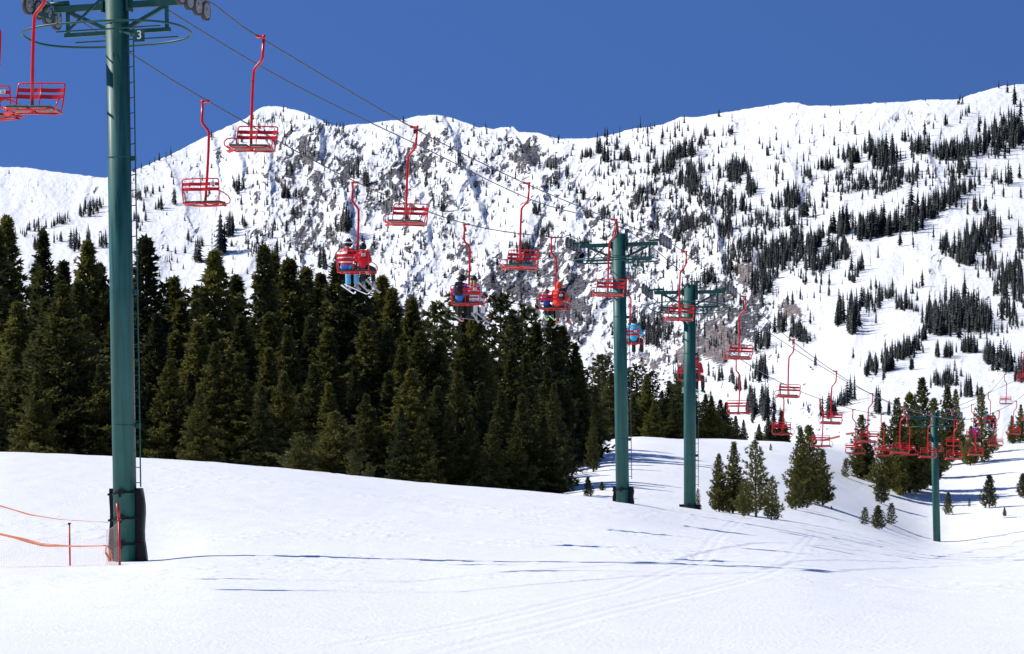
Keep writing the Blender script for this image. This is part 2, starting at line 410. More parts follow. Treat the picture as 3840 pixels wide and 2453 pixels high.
def rib_disp(u, v):
    o = 0
    for pts, A in RIBS:
        best = np.full(np.shape(u), 1e9); side = np.zeros(np.shape(u))
        for (x0, y0), (x1, y1) in zip(pts[:-1], pts[1:]):
            dx, dy = x1-x0, y1-y0; t = np.clip(((u-x0)*dx+(v-y0)*dy)/(dx*dx+dy*dy), 0, 1)
            d = np.hypot(u-x0-t*dx, v-y0-t*dy); m = d < best
            side = np.where(m, np.sign((u-x0)*dy-(v-y0)*dx), side); best = np.minimum(best, d)
        o = o-A*np.where(side > 0, np.exp(-(best/13)**1.5), np.exp(-(best/60)**1.3))
    return o
def mtn_disp(u, v):
    a = np.radians(62); c = u*np.sin(a)+v*np.cos(a); l = u*np.cos(a)-v*np.sin(a)
    wp = 110*(fbm(u/260, v/260, 3, 81)-.5)
    amp = .35+.35*gb(u,v,3400,1100,600,500)+1.0*gb(u,v,1700,850,900,500)+.35*gb(u,v,2600,1100,500,400)
    d = -46*amp*(ridged((c+wp)/330, (l+wp)/900, 3, 91, .5)-.55)
    d += -15*amp*(ridged((c+wp*1.5)/95, (l+wp)/150, 4, 95, .5)-.55)*(.4+1.2*fbm(u/200, v/170, 2, 96))
    d += rib_disp(u+14*(fbm(u/40, v/40, 3, 97)-.5)*2, v)
    d += 26*(fbm(u/420, v/300, 3, 99)-.5)
    rk = rock_field(u, v)
    z = np.clip(zones(u, v), 0, 1)
    d += -5.0*rk*(.5+fbm(u/12, v/16, 3, 103))-11*(z+.15*gb(u,v,1400,800,900,400))*(ridged((c+wp)/30, (l+wp)/36, 4, 107, .6)-.5)*sstep(.35,.6,fbm(u/70, v/60, 2, 118))-2.6*(fbm(u/14, v/12, 3, 111)-.5)
    d += -7*tanz(u, v)*ridged(u/16, v/60, 3, 115)
    fade = .35+.65*sstep(0, 40, v-ridge_v(u))
    return d*fade*1.0, rk
def mtn_Y(u, v):
    a = np.clip((u+900)/50.0, 0, len(MU)-1.001); b = np.clip((v-250)/10.0, 0, len(MV)-1.001)
    i = a.astype(int); j = b.astype(int); fx = a-i; fy = b-j
    Y = (MYT[i,j]*(1-fx)+MYT[i+1,j]*fx)*(1-fy)+(MYT[i,j+1]*(1-fx)+MYT[i+1,j+1]*fx)*fy
    d, rk = mtn_disp(u, v)
    return Y+d*np.clip(Y/1500, .35, 1.2), rk
mu = np.concatenate([np.arange(-900, -60, 30.0), np.arange(-60, 3900, 3.0), np.arange(3900, 4900, 30.0)])
nr = 440
tt = np.linspace(0, 1, nr)[:, None]
rv = ridge_v(mu)[None, :]
VV = 1750+(rv-1750)*tt; UM = np.broadcast_to(mu[None, :], VV.shape)
YM, RK = mtn_Y(UM, VV)
XM = (UM-CX)*YM/F; ZM = (HZ-VV)*YM/F
Xb, Yb, Zb = [XM], [YM], [ZM]
for k, (dy, dz) in enumerate([(25, -4), (70, -20), (160, -70), (400, -220)]):     # far side of the ridge
    Xb.append(XM[-1:]*(1+dy/YM[-1:])); Yb.append(YM[-1:]+dy); Zb.append(ZM[-1:]+dz)
XM2, YM2, ZM2 = [np.concatenate(q, 0) for q in (Xb, Yb, Zb)]
me = mesh_from('mountain', np.stack([XM2, YM2, ZM2], -1).reshape(-1, 3), grid_faces(nr+4, len(mu)), M_MTN, True)
for nm, A in (('rock', RK), ('tan', tanz(UM, VV))):
    A2 = np.concatenate([A, np.zeros((4, A.shape[1]))], 0)
    at_ = me.attributes.new(nm, 'FLOAT', 'POINT'); at_.data.foreach_set('value', A2.astype(np.float32).ravel())
ob('mountain', me, kind='structure')

# ------------------------------------------------------------------ trees
def foliage_mat(name, dark, light, scale, trans=.2):
    m, t, b = mat_new(name); N = t.nodes.new; K = t.links.new
    c = N('ShaderNodeTexCoord'); n = N('ShaderNodeTexNoise'); n.inputs['Scale'].default_value = scale; n.inputs['Detail'].default_value = 4
    K(c.outputs['Object'], n.inputs['Vector'])
    oi = N('ShaderNodeObjectInfo')
    ma = N('ShaderNodeMath'); ma.operation = 'MULTIPLY_ADD'; K(oi.outputs['Random'], ma.inputs[0]); ma.inputs[1].default_value = .34; ma.inputs[2].default_value = -.17
    ad = N('ShaderNodeMath'); K(n.outputs['Fac'], ad.inputs[0]); K(ma.outputs[0], ad.inputs[1])
    r = N('ShaderNodeValToRGB'); K(ad.outputs[0], r.inputs[0])
    r.color_ramp.elements[0].position = .32; r.color_ramp.elements[1].position = .68
    r.color_ramp.elements[0].color = dark+(1,); r.color_ramp.elements[1].color = light+(1,)
    K(r.outputs[0], b.inputs['Base Color']); b.inputs['Roughness'].default_value = .6; b.inputs['Specular IOR Level'].default_value = .3
    if trans:
        tr = N('ShaderNodeBsdfTranslucent'); K(r.outputs[0], tr.inputs[0])
        mi = N('ShaderNodeMixShader'); mi.inputs[0].default_value = trans
        K(b.outputs[0], mi.inputs[1]); K(tr.outputs[0], mi.inputs[2]); K(mi.outputs[0], t.nodes['Material Output'].inputs[0])
    return m
M_LEAF = foliage_mat('pine_needles', (.056, .062, .016), (.185, .175, .038), 1.0, .35)
M_LEAFD = foliage_mat('spruce_needles', (.038, .048, .016), (.125, .125, .032), 1.0, .3)
M_LEAFY = foliage_mat('young_pine_needles', (.050, .062, .018), (.15, .145, .035), 2.5, .2)
M_FAR = foliage_mat('far_needles', (.012, .016, .017), (.030, .036, .031), .12, 0)
M_BARK = paint('bark', (.085, .062, .05), .9, .35, 6, bump=.4)
M_GREYBARK = paint('bare_twig', (.05, .036, .03), .9, .3, 6)
rng = np.random.default_rng(7)

def tufts(P, D, length, width, k, rg, spread=.9):
    """narrow leaf blades fanning out of every point P along D; returns verts, tris"""
    n = len(P)
    P = np.repeat(P, k, 0); D = np.repeat(D, k, 0); m = len(P)
    d = D+rg.normal(0, spread, (m, 3)); d /= np.linalg.norm(d, axis=1)[:, None]+1e-9
    s = np.cross(d, rg.normal(0, 1, (m, 3))); s /= np.linalg.norm(s, axis=1)[:, None]+1e-9
    ln = (np.broadcast_to(length, (n,)).repeat(k)*rg.uniform(.6, 1.25, m))[:, None]; w = width*rg.uniform(.7, 1.3, m)[:, None]
    a = P-s*w*.5+d*ln*.05; b = P+s*w*.5+d*ln*.05; c = P+d*ln; mid = P+d*ln*.55
    V = np.stack([a, b, mid+s*w*.42, c, mid-s*w*.42], 1).reshape(-1, 3)
    i = np.arange(m)[:, None]*5
    return V, i+np.array([[0, 1, 2, 4]]), i[:, :1]+np.array([[4, 2, 3]])

def make_conifer(kind, H, Rm, seed, nb=120, dens=1.0, leaf=.34, lw=.11, clear=.04, up=.25, ragged=.25, top=.9):
    """returns (crown mesh, trunk mesh); trunk tapered with limbs, crown of needle tufts along the limbs"""
    rg = np.random.default_rng(seed); tb = MB()
    bx, by = rg.normal(0, .012*H, 2)
    def axis(h): t = h/H; return np.array([bx*math.sin(t*2.2), by*math.sin(t*1.7), h])
    hs = np.linspace(-.3, H*.985, 9)
    tb.tube([Vector(axis(h)) for h in hs], [max(.006, .0125*H*(1-max(h, 0)/H)**.8+.004*H*(1-max(h, 0)/H)) for h in hs], 7)
    Ps, Ds, Ls = [], [], []
    ph = rg.uniform(0, 6.28)
    side = rg.uniform(.75, 1.2, 9)
    for i in range(nb):
        t = clear+(1-clear)*(max(0.0, i+rg.uniform(-.5, .5))/nb)**.92
        t = min(max(t, clear), .995); h = t*H; az = ph+i*2.399+rg.uniform(-.35, .35)
        prof = (1-t)**top*(1-.35*math.exp(-((t-clear)/.09)))
        bump = .62+.62*vnoise(np.array([t*9+seed]), np.array([az*1.1]), seed)[0]
        r = Rm*prof*bump*(1.12-ragged*rg.uniform(0, 1)**1.3)+.035*H*.35*(1-t)+.06
        if kind == 'sparse': r *= .8+.5*((i*7) % 5 == 0)
        rise = (up+.55*t-.28*(1-t)*(kind == 'spruce'))+rg.uniform(-.12, .12)
        d = np.array([math.cos(az), math.sin(az), rise]); p0 = axis(h)
        ns = max(3, int(r/(.26 if H > 6 else .12)))
        ts = np.linspace(0, 1, ns+1)
        pts = p0+np.outer(ts*r, d)
        pts[:, 2] += -.16*r*ts*(1-t)+.22*r*ts**2.2*(1 if kind != 'spruce' else .5)
        if r > .04*H: tb.tube([Vector(q) for q in pts[::2]] if ns > 5 else [Vector(pts[0]), Vector(pts[-1])], [.012*r+.004*H*.4]+[.006*r+.002]*(len(pts[::2])-1 if ns > 5 else 1), 4, cap=False)
        tan = np.array([-math.sin(az), math.cos(az), 0])
        for j in range(1, ns+1):
            f = ts[j]
            if f < .22 and rg.random() < .6: continue
            wdt = .30*r*math.sin(math.pi*min(1, f*.8+.12))
            m = max(1, int(dens*(1.2+.9*f+wdt/(.24 if H > 6 else .09))))
            off = rg.uniform(-1, 1, m)[:, None]*tan[None, :]*wdt
            q = pts[j]+off+rg.normal(0, .03*r+.02, (m, 3)); q[:, 2] += rg.normal(0, .05*r+.02, m)
            dd = np.array([math.cos(az), math.sin(az), .55+up])[None, :]*.8+off/(wdt+1e-6)*.5
            Ps.append(q); Ds.append(dd); Ls.append(np.full(m, leaf*(.75+.5*(1-t))))
    # leader
    q = np.array([axis(h) for h in np.linspace(H*.93, H*1.0, 7)]); Ps.append(q); Ds.append(np.tile([0, 0, 1.3], (7, 1))); Ls.append(np.full(7, leaf*.8))
    P = np.concatenate(Ps); D = np.concatenate(Ds); Ln = np.concatenate(Ls)
    V, q4, t3 = tufts(P, D, Ln, lw, 7, rg, .62)
    q4b = np.concatenate([q4, ]); t3b = np.concatenate([t3, t3[:, -1:]], 1)[:, :3]
    m = bpy.data.meshes.new('crown')
    m.vertices.add(len(V)); m.vertices.foreach_set('co', V.astype(np.float32).ravel())
    nq, n3 = len(q4b), len(t3b)
    m.loops.add(nq*4+n3*3); m.loops.foreach_set('vertex_index', np.concatenate([q4b.ravel(), t3b.ravel()]).astype(np.int32))
    m.polygons.add(nq+n3)
    m.polygons.foreach_set('loop_start', np.concatenate([np.arange(nq)*4, nq*4+np.arange(n3)*3]).astype(np.int32))
    m.polygons.foreach_set('loop_total', np.concatenate([np.full(nq, 4), np.full(n3, 3)]).astype(np.int32))
    m.update(calc_edges=True)
    return m, tb.mesh('trunk', M_BARK)

PROTO = {}
def proto(key, H, *a, mat=None, **k):
    c, t = make_conifer(a[0], H, *a[1:], **k); c.materials.append(mat or M_LEAF)
    PROTO[key] = (c, t, H)
for i in range(5): proto('pine%d' % i, 15, 'pine', [3.2, 3.7, 2.9, 3.5, 3.9][i], 100+i, nb=[195, 215, 185, 200, 220][i], dens=1.3, leaf=.40, lw=.11, up=.24, ragged=.72, top=[1.15, 1.2, 1.05, 1.0, 1.2][i], clear=.02)
for i in range(3): proto('spruce%d' % i, 15, 'spruce', [2.8, 3.2, 2.6][i], 200+i, nb=[180, 190, 170][i], dens=1.25, leaf=.36, lw=.11, up=.05, ragged=.55, top=[1.15, 1.1, 1.2][i], mat=M_LEAFD, clear=.02)
for i in range(2): proto('open%d' % i, 12, 'sparse', [2.4, 2.8][i], 300+i, nb=[64, 70][i], dens=1.0, leaf=.40, lw=.12, up=.1, ragged=.5, top=.55, mat=M_LEAFD, clear=.12)
for i in range(4): proto('mid%d' % i, 5.5, 'pine', [1.25, 1.5, 1.05, 1.3][i], 400+i, nb=[105, 115, 90, 105][i], dens=1.0, leaf=.21, lw=.052, up=.32, ragged=.62, top=[1.05, 1.0, 1.1, .95][i], clear=.03)
for i in range(2): proto('young%d' % i, 4.5, 'sparse', [.95, 1.1][i], 500+i, nb=[62, 70][i], dens=.85, leaf=.24, lw=.05, up=.38, ragged=.4, top=.7, mat=M_LEAFY, clear=.05)
for i in range(3): proto('small%d' % i, 1.8, 'pine', [.5, .62, .42][i], 600+i, nb=[70, 80, 44][i], dens=1.25, leaf=.13, lw=.03, up=.3, ragged=.5, top=1.1, mat=M_LEAFD if i == 0 else M_LEAF, clear=.05)

TREES = 0
def place_tree(key, base, h, label, group=None, wide=1.0, name='pine_tree', rot=None, lean=0.0):
    global TREES
    TREES += 1
    c, t, H = PROTO[key]; s = h/H
    e = empty(name, base, label, 'tree', group)
    e.rotation_euler = (lean*.5, lean, rng.uniform(0, 6.28) if rot is None else rot)
    e.scale = (s*wide, s*wide, s)
    ob('crown', c, e); ob('trunk', t, e)
    return e

# the forest on the left: (u of top, v of top, distance, kind, width)
FOREST = [
 # back row, tops on the skyline (photo px)
 (30,820,190,'pine0',1.15),(-60,860,180,'pine1',1.1),(158,868,185,'spruce2',.95),(108,990,192,'pine2',.9),(262,985,188,'spruce1',.95),(225,1010,200,'open0',.9),
 (345,915,183,'pine2',1.0),(300,1060,175,'spruce0',1.0),(392,1000,190,'pine3',1.0),(440,1040,182,'pine1',1.0),(548,895,172,'spruce0',1.2),(500,1050,190,'pine4',1.0),
 (628,1045,182,'pine1',1.0),(668,1090,196,'open1',1.0),(748,1080,190,'pine4',1.0),(812,950,172,'pine4',1.1),(700,1130,178,'pine0',1.0),
 (978,925,174,'spruce0',1.05),(905,1040,188,'pine0',1.0),(1033,955,186,'pine2',.9),(1092,985,178,'pine3',1.05),(1150,1010,190,'pine0',1.0),
 (1200,1035,186,'pine4',1.0),(1252,985,180,'pine1',1.1),(1310,1000,178,'spruce1',1.15),(1375,1030,186,'pine3',1.0),(1420,1045,192,'pine0',1.1),(1475,1090,188,'pine4',1.0),
 (1525,1125,184,'pine1',1.05),(1588,1160,186,'spruce1',1.0),(1640,1150,205,'open0',1.1),(1700,1105,210,'open1',1.0),(1745,1140,200,'spruce1',1.0),(1795,1150,196,'pine0',1.0),
 (1850,1110,214,'open1',1.15),(1905,1190,206,'open0',1.1),(1940,1165,220,'spruce2',.9),(1980,1150,212,'open1',1.0),(2020,1215,205,'pine1',1.05),(2065,1160,200,'spruce0',1.15),(2110,1230,205,'pine3',1.0),(2150,1290,205,'spruce1',.95),(2185,1350,215,'spruce0',.8),
 # middle rows
 (-20,1080,165,'pine3',1.1),(70,1140,160,'pine4',1.1),(180,1120,168,'spruce0',1.1),(330,1190,160,'pine3',1.1),(420,1200,163,'pine0',1.0),(590,1180,160,'spruce1',1.0),
 (650,1250,162,'pine3',1.1),(735,1220,158,'pine2',1.1),(790,1200,160,'pine4',1.1),(880,1190,158,'pine1',1.1),(1000,1180,160,'pine0',1.15),(1080,1230,156,'pine4',1.0),(1160,1190,160,'spruce0',1.1),
 (1250,1240,158,'pine1',1.1),(1340,1200,160,'pine2',1.15),(1430,1220,160,'spruce2',1.2),(1500,1300,156,'pine4',1.0),(1580,1250,162,'pine3',1.1),(1660,1280,162,'spruce0',1.2),(1740,1260,166,'pine4',1.1),
 (1820,1300,166,'spruce1',1.2),(1900,1320,168,'pine1',1.1),(1985,1330,172,'spruce0',1.15),(2050,1380,170,'spruce2',1.2),(2090,1440,164,'spruce1',1.0),
 # front row at the edge of the snow
 (-40,1330,142,'spruce0',1.2),(60,1300,148,'pine0',1.1),(248,1075,145,'pine4',1.15),(150,1400,140,'pine1',1.1),(370,1370,143,'spruce1',1.2),(640,1350,143,'pine4',1.2),(560,1440,146,'spruce0',1.1),
 (800,1290,142,'pine4',1.1),(745,1460,138,'pine0',1.1),(905,1330,142,'pine1',1.1),(980,1450,140,'spruce0',1.2),(1060,1400,143,'pine3',1.1),(1170,1370,146,'spruce1',1.2),(1320,1380,146,'spruce0',1.2),
 (-90,1200,155,'pine3',1.2),(120,1250,152,'pine2',1.2),(300,1330,150,'pine3',1.3),(480,1290,151,'pine1',1.2),(700,1400,150,'spruce2',1.2),(850,1420,149,'pine3',1.3),(1030,1310,151,'pine1',1.1),(1120,1480,145,'pine4',1.0),(1250,1440,145,'pine1',1.1),(1385,1480,143,'pine3',1.1),(1490,1530,141,'spruce1',1.0),(1585,1560,141,'pine4',1.0),(1680,1520,143,'spruce2',1.2),(1760,1560,143,'pine1',1.1),(1850,1580,144,'spruce1',1.2),(1930,1600,145,'pine4',1.1),(1125,1625,121,'young1',1.3),(1255,1548,122,'mid1',1.4),(1325,1690,120,'young0',1.2),(1385,1735,119,'young1',1.2),
 (1440,1400,146,'spruce2',1.3),(1530,1390,144,'pine3',1.2),(1630,1450,145,'spruce0',1.3),(1720,1400,146,'spruce1',1.2),(1800,1440,147,'spruce0',1.2),(1880,1470,148,'spruce2',1.3),(1960,1480,150,'spruce0',1.2),(2040,1560,150,'spruce1',1.2),(2075,1640,150,'spruce0',1.1)]
RANK = {}
def ord_(n): return ['first','second','third','fourth','fifth','sixth','seventh','eighth','ninth','tenth','eleventh','twelfth'][n]
def forest_label(u, v, Y, key):
    if Y > 171:
        if u < 380: return 'pine on the forest skyline to the left of the big green tower'
        if u < 900: return 'pine on the forest skyline between the big green tower and the first dip'
        if u < 1450: return 'tall pine on the forest skyline below and left of chair 20'
        if u < 1880: return 'dark pine on the forest skyline under chair 19'
        return 'thin dark pine on the forest skyline under chair 18, left of tower 4'
    if Y > 152: return 'dark pine inside the left forest, hemmed in behind the front row'
    if key == 'pine4': return 'olive green pine in the front row, lighter than its neighbours, at the snow edge'
    return 'dark conifer in the front row of the left forest along the snow edge'
UNIQ = {812: 'tall dense conical pine just right of the big tower, pointing between two snow gullies', 30: 'tallest pine at the left edge of the picture',
        548: 'very dark tall spruce right against the ladder of the big green tower', 248: 'olive green pine left of the big tower, its boughs down to the snow edge',
        978: 'dark pointed spruce right of the dense conical pine on the skyline', 1310: 'broad dark spruce right under the skis of chair 20'}
_u = ['', 'first', 'second', 'third', 'fourth', 'fifth', 'sixth', 'seventh', 'eighth', 'ninth', 'tenth', 'eleventh', 'twelfth', 'thirteenth', 'fourteenth', 'fifteenth', 'sixteenth', 'seventeenth', 'eighteenth', 'nineteenth']
def nth(n): return _u[n] if n < 20 else ('twentieth', 'thirtieth', 'fortieth')[n//10-2] if n % 10 == 0 else ('twenty', 'thirty', 'forty')[n//10-2]+' '+_u[n % 10]
sky_ = sorted(t[0] for t in FOREST if t[2] > 171); mid_ = sorted(t[0] for t in FOREST if 152 < t[2] <= 171); front_ = sorted(t[0] for t in FOREST if t[2] <= 152)
def f_lab(u, v, Y, key):
    if u in UNIQ: return UNIQ[u]
    kd = 'pine' if key[:4] == 'pine' else 'spruce' if key[:6] == 'spruce' else 'open pine'
    if Y > 171: return '%s on the forest skyline, %s tree top from the left' % (kd, nth(sky_.index(u)+1))
    if Y <= 152: return '%s in the front row of the forest, %s from the left' % (kd, nth(front_.index(u)+1))
    return 'dark %s in the middle depth of the forest, %s from the left' % (kd, nth(mid_.index(u)+1))
for (u, v, Y, key, wd) in FOREST:
    b = on_ground(u, Y); b.z -= .1
    h = (HZ-v)*Y/F-b.z
    mid = 152 < Y <= 171
    place_tree(key, b, h, f_lab(u, v, Y, key), 'pines of the forest on the left', wd*min(1.25, 15/max(h, 9))**.35*(1.1+.35*((u*7) % 11)/11), 'pine_tree' if key[:6] != 'spruce' else 'spruce_tree', lean=rng.uniform(-.02, .02))
# forest behind the middle hill
HILL = [(2185,1400,262,'spruce0',1.1),(2250,1335,285,'open0',1.1),(2278,1340,290,'open1',1.0),(2225,1450,262,'spruce1',1.2),(2300,1400,275,'spruce1',1.2),(2350,1385,290,'open0',1.1),(2395,1370,285,'open1',1.2),
    (2375,1480,268,'spruce0',1.3),(2425,1405,275,'pine0',1.0),(2452,1395,285,'open0',1.1),(2480,1470,270,'spruce2',1.3),(2505,1430,285,'spruce1',1.1),(2540,1400,290,'pine1',1.0),(2556,1395,275,'open1',1.1),(2600,1440,280,'spruce0',1.2),
    (2448,1500,266,'pine1',1.1),(2528,1500,268,'spruce0',1.2),(2640,1480,285,'spruce2',1.3),(2662,1488,275,'pine1',1.2),(2700,1500,285,'spruce0',1.4),(2728,1510,290,'spruce1',1.2),(2760,1560,288,'spruce0',1.3),(2785,1575,292,'spruce2',1.2),
    (2848,1590,292,'spruce1',1.2),(2880,1560,296,'spruce0',1.2),(2905,1550,300,'spruce2',1.3),(2932,1540,300,'spruce0',1.1),(2950,1590,300,'spruce1',1.0)]
HL = sorted(t[0] for t in HILL)
for (u, v, Y, key, wd) in HILL:
    b = on_ground(u, Y); b.z -= .1; h = (HZ-v)*Y/F-b.z
    place_tree(key, b, h, 'dark %s behind the snow hill, %s one rightwards from the forest' % ('spruce' if key[:3] == 'spr' else 'pine', nth(HL.index(u)+1)), 'conifers behind the snow hill', wd*1.5, 'spruce_tree')
# trees standing on the visible snow: u, v top, v base, kind, width factor, label
for (u, vt, vb, key, wd, lab) in [
    (2255,1645,1700,'young0',.9,'small pine under the dark trees left of tower 4'),
    (2225,1540,1770,'mid2',.8,'slim pale green pine directly left of tower 4 at the hill edge'),
    (2205,1792,1862,'small0',1.1,'little dark fir in the shaded snow left of the foot of tower 4'),
    (2257,1808,1840,'small1',1.4,'tiny dark fir just right of the little dark one by the foot of tower 4'),
    (2617,1835,1918,'young0',.8,'small pine peeking out right behind the foot of tower 5'),
    (2748,1662,1925,'mid0',1.05,'taller dark pine of the pair right of tower 5'),
    (2697,1705,1920,'mid1',.9,'dark pine leaning on the left side of the pair right of tower 5'),
    (2835,1662,1940,'young0',1.15,'open yellow green pine with a bare leader right of tower 5'),
    (2892,1795,1955,'young1',1.2,'low yellow green pine at the right foot of the open one'),
    (2790,1800,1945,'young1',1.1,'low yellow green pine at the left foot of the open one'),
    (2890,1665,1690,'small2',1.2,'tiny sparse sapling on the crest of the snow hill'),
    (3035,1600,1885,'mid1',1.15,'biggest dark pine of the clump below the red chairs at right centre'),
    (2998,1610,1905,'mid0',1.0,'dark blue green pine on the left of the big clump'),
    (3085,1690,1895,'mid3',1.2,'dense dark pine on the right of the big clump'),
    (2985,1785,1912,'young1',1.2,'light green young pine at the front left of the big clump'),
    (3170,1728,1790,'small2',1.3,'small sapling between the big clump and the pines behind it'),
    (3228,1560,1790,'mid3',1.15,'dark pine behind the row of red chairs, left of the tall group'),
    (3268,1680,1800,'young1',1.0,'light green young pine in front of the dark one behind the chairs'),
    (3355,1500,1845,'mid0',1.0,'pine with a forked leader left in the tall group by tower 6'),
    (3462,1425,1835,'mid2',1.15,'tallest pine behind the crossarm of tower 6'),
    (3410,1480,1850,'mid1',1.1,'broad pine in the middle of the tall group left of tower 6'),
    (3395,1700,1850,'young0',1.2,'yellow green pine low in the group left of tower 6'),
    (3548,1450,1745,'mid0',1.05,'pine directly right of the pole top of tower 6'),
    (3585,1465,1700,'mid2',1.1,'second pine right of the pole top of tower 6'),
    (3305,1790,1890,'small1',1.0,'bent little pine standing alone below the row of chairs'),
    (3244,1905,1968,'small2',1.3,'left one of the three little pines on the lower slope'),
    (3293,1900,1985,'small0',1.35,'middle and darkest of the three little firs on the lower slope'),
    (3343,1890,1968,'small2',1.2,'right one of the three little pines on the lower slope'),
    (3556,1850,1930,'small0',.9,'small dark fir just right of the pole of tower 6'),
    (3635,1868,1900,'small2',.9,'bare little sapling between the two firs right of tower 6'),
    (3710,1788,1905,'small0',1.1,'neat cone shaped fir alone on the slope right of tower 6'),
    (3767,1905,1936,'small1',.9,'tiny fir below the neat cone shaped one'),
    (3836,1780,1868,'small0',1.2,'dark fir cut by the right edge of the picture'),
    (3640,1600,1745,'mid1',1.1,'dark low pine under the rider in purple'),
    (3682,1458,1735,'mid2',1.0,'tall narrow pine right behind the rider in purple'),
    (3758,1475,1668,'mid3',.95,'bushy pine below the chair high at the right'),
    (3722,1560,1700,'young0',.9,'open pine between the two tall ones at the right'),
    (3828,1520,1662,'mid0',1.0,'bushy pine at the right picture edge above the snow mound'),
    (3795,1560,1665,'mid1',.9,'low pine just left of the one at the right picture edge'),
    (3315,1590,1850,'mid2',1.3,'dark pine at the left flank of the tall group by tower 6'),
    (3502,1500,1790,'mid3',1.2,'pine mostly hidden right behind the pole of tower 6'),
    (3440,1560,1845,'mid1',1.2,'broad low pine in front of the tallest one left of tower 6'),
    (3375,1640,1858,'mid0',1.1,'dark front pine of the tall group, its boughs on the snow'),
    (3240,1640,1800,'mid1',1.3,'squat dark pine filling in below the facing chair left of the tall group'),
    (3612,1640,1730,'mid3',1.1,'low dark pine to the left of the rider in purple'),
    (3118,1898,1912,'small2',1.5,'sprig poking out of the snow right of the big clump')]:
    if vb < 1760 or u > 3600: Y = depth_at(u, vb, 150)
    else: Y = depth_at(u, vb, 60)
    if u == 2617 or (2640 < u < 2900 and vb > 1900): Y = max(Y, 132)
    b = on_ground(u, Y); b.z -= .05
    h = (HZ-vt)*Y/F-b.z
    place_tree(key, b, h, lab, None, wd*(1.0 if h > 1 else .9), 'pine_tree')

# bare shrubs at the forest edge
def make_shrub(seed, h=1.6):
    rg = random.Random(seed); b = MB()
    def br(p, d, l, r, k):
        q = p+d*l; mid = p+d*l*.5+Vector((rg.uniform(-1, 1), rg.uniform(-1, 1), 0))*l*.08
        b.tube([p, mid, q], [r, r*.8, r*.55], 4, cap=False)
        if k:
            for _ in range(3):
                dd = (d+Vector((rg.uniform(-1, 1), rg.uniform(-1, 1), rg.uniform(-.2, .7)))*.6).normalized(); br(p+d*l*rg.uniform(.5, 1), dd, l*rg.uniform(.5, .75), r*.6, k-1)
    for i in range(9):
        a = i*.7+rg.random(); d = Vector((math.cos(a)*rg.uniform(.2, .8), math.sin(a)*rg.uniform(.2, .8), 1)).normalized()
        br(Vector((math.cos(a)*.1, math.sin(a)*.1, -.05)), d, h*rg.uniform(.35, .5), .014, 3)
    return b.mesh('twigs', M_GREYBARK)
SHR = [make_shrub(s) for s in (1, 2, 3)]
for i, (u, v, s) in enumerate([(2130,1760,1.5),(2165,1735,1.2),(2200,1720,1.0),(2105,1800,1.6),(2190,1775,.8),(2150,1700,1.3),(2240,1700,.9)]):
    Y = depth_at(u, v, 125); o = ob('bare_shrub', SHR[i % 3]); o.location = on_ground(u, Y); o.scale = (s, s, s); o.rotation_euler.z = i
    tag(o, '%s leafless brown shrub from the left under the last forest trees, left of tower 4' % nth(sorted([2130,2165,2200,2105,2190,2150,2240]).index(u)+1), 'shrub', 'leafless shrubs at the forest edge')
for i, (u, Y, s) in enumerate([]):
    o = ob('bare_shrub', SHR[i % 3]); o.location = on_ground(u, Y); o.scale = (s, s, s); o.rotation_euler.z = i*2
    tag(o, 'leafless twiggy shrub just behind the snow crest in front of the dark trees', 'shrub', 'leafless shrubs behind the snow crest')

# ------------------------------------------------------------------ trees on the mountain
def far_mesh(seed, kind):
    """unit-height far conifer: crown of ragged tiers, or a thin bare snag"""
    rg = np.random.default_rng(seed); V = []; Fc = []
    def tier(z0, z1, r, n):
        b = len(V); V.append((0, 0, z1))
        for j in range(n):
            a = 2*math.pi*(j+rg.uniform(-.3, .3))/n; rr = r*(rg.uniform(.75, 1.3) if j % 2 == 0 else rg.uniform(.35, .6))
            V.append((rr*math.cos(a), rr*math.sin(a), z0+rg.uniform(-.02, .02)+(.02 if j % 2 else -.012)))
        for j in range(n): Fc.append((b, b+1+j, b+1+(j+1) % n))
    tr = .012 if kind != 'snag' else .010
    b = len(V)
    for z, r in ((0-.06, tr), (.95, .002)):
        for j in range(4): V.append((r*math.cos(j*1.571), r*math.sin(j*1.571), z))
    for j in range(4): Fc.append((b+j, b+(j+1) % 4, b+4+(j+1) % 4)); Fc.append((b+j, b+4+(j+1) % 4, b+4+j))
    if kind == 'snag':
        for k in range(9):
            z = rg.uniform(.25, .9); tier(z, z+.03, .05*(1-z)+.015, 4)
    else:
        wd = {'spire': .12, 'bushy': .20, 'thin': .075}[kind]; n = {'spire': 11, 'bushy': 9, 'thin': 9}[kind]
        base = {'spire': .05, 'bushy': .04, 'thin': .15}[kind]
        for k in range(n):
            t = k/(n-1); z = base+(.9-base)*t
            r = wd*(1-t)**.72*rg.uniform(.75, 1.2)+.012
            tier(z, z+.16*(1-.5*t), r, 10)
    return np.array(V), np.array(Fc)
FARP = [far_mesh(1, 'spire'), far_mesh(2, 'spire'), far_mesh(3, 'spire'), far_mesh(4, 'thin'), far_mesh(5, 'thin'), far_mesh(6, 'bushy'), far_mesh(7, 'bushy'), far_mesh(8, 'snag')]
FARM = [mesh_from('conifer', v, f, M_FAR) for v, f in FARP]
FR = {'A': (2700,300,1.538), 'B': (3000,1000,2.198), 'C': (1900,380,2.136), 'D': (800,380,2.007), 'E': (2100,900,1.922), 'F': (0,700,1.1467)}
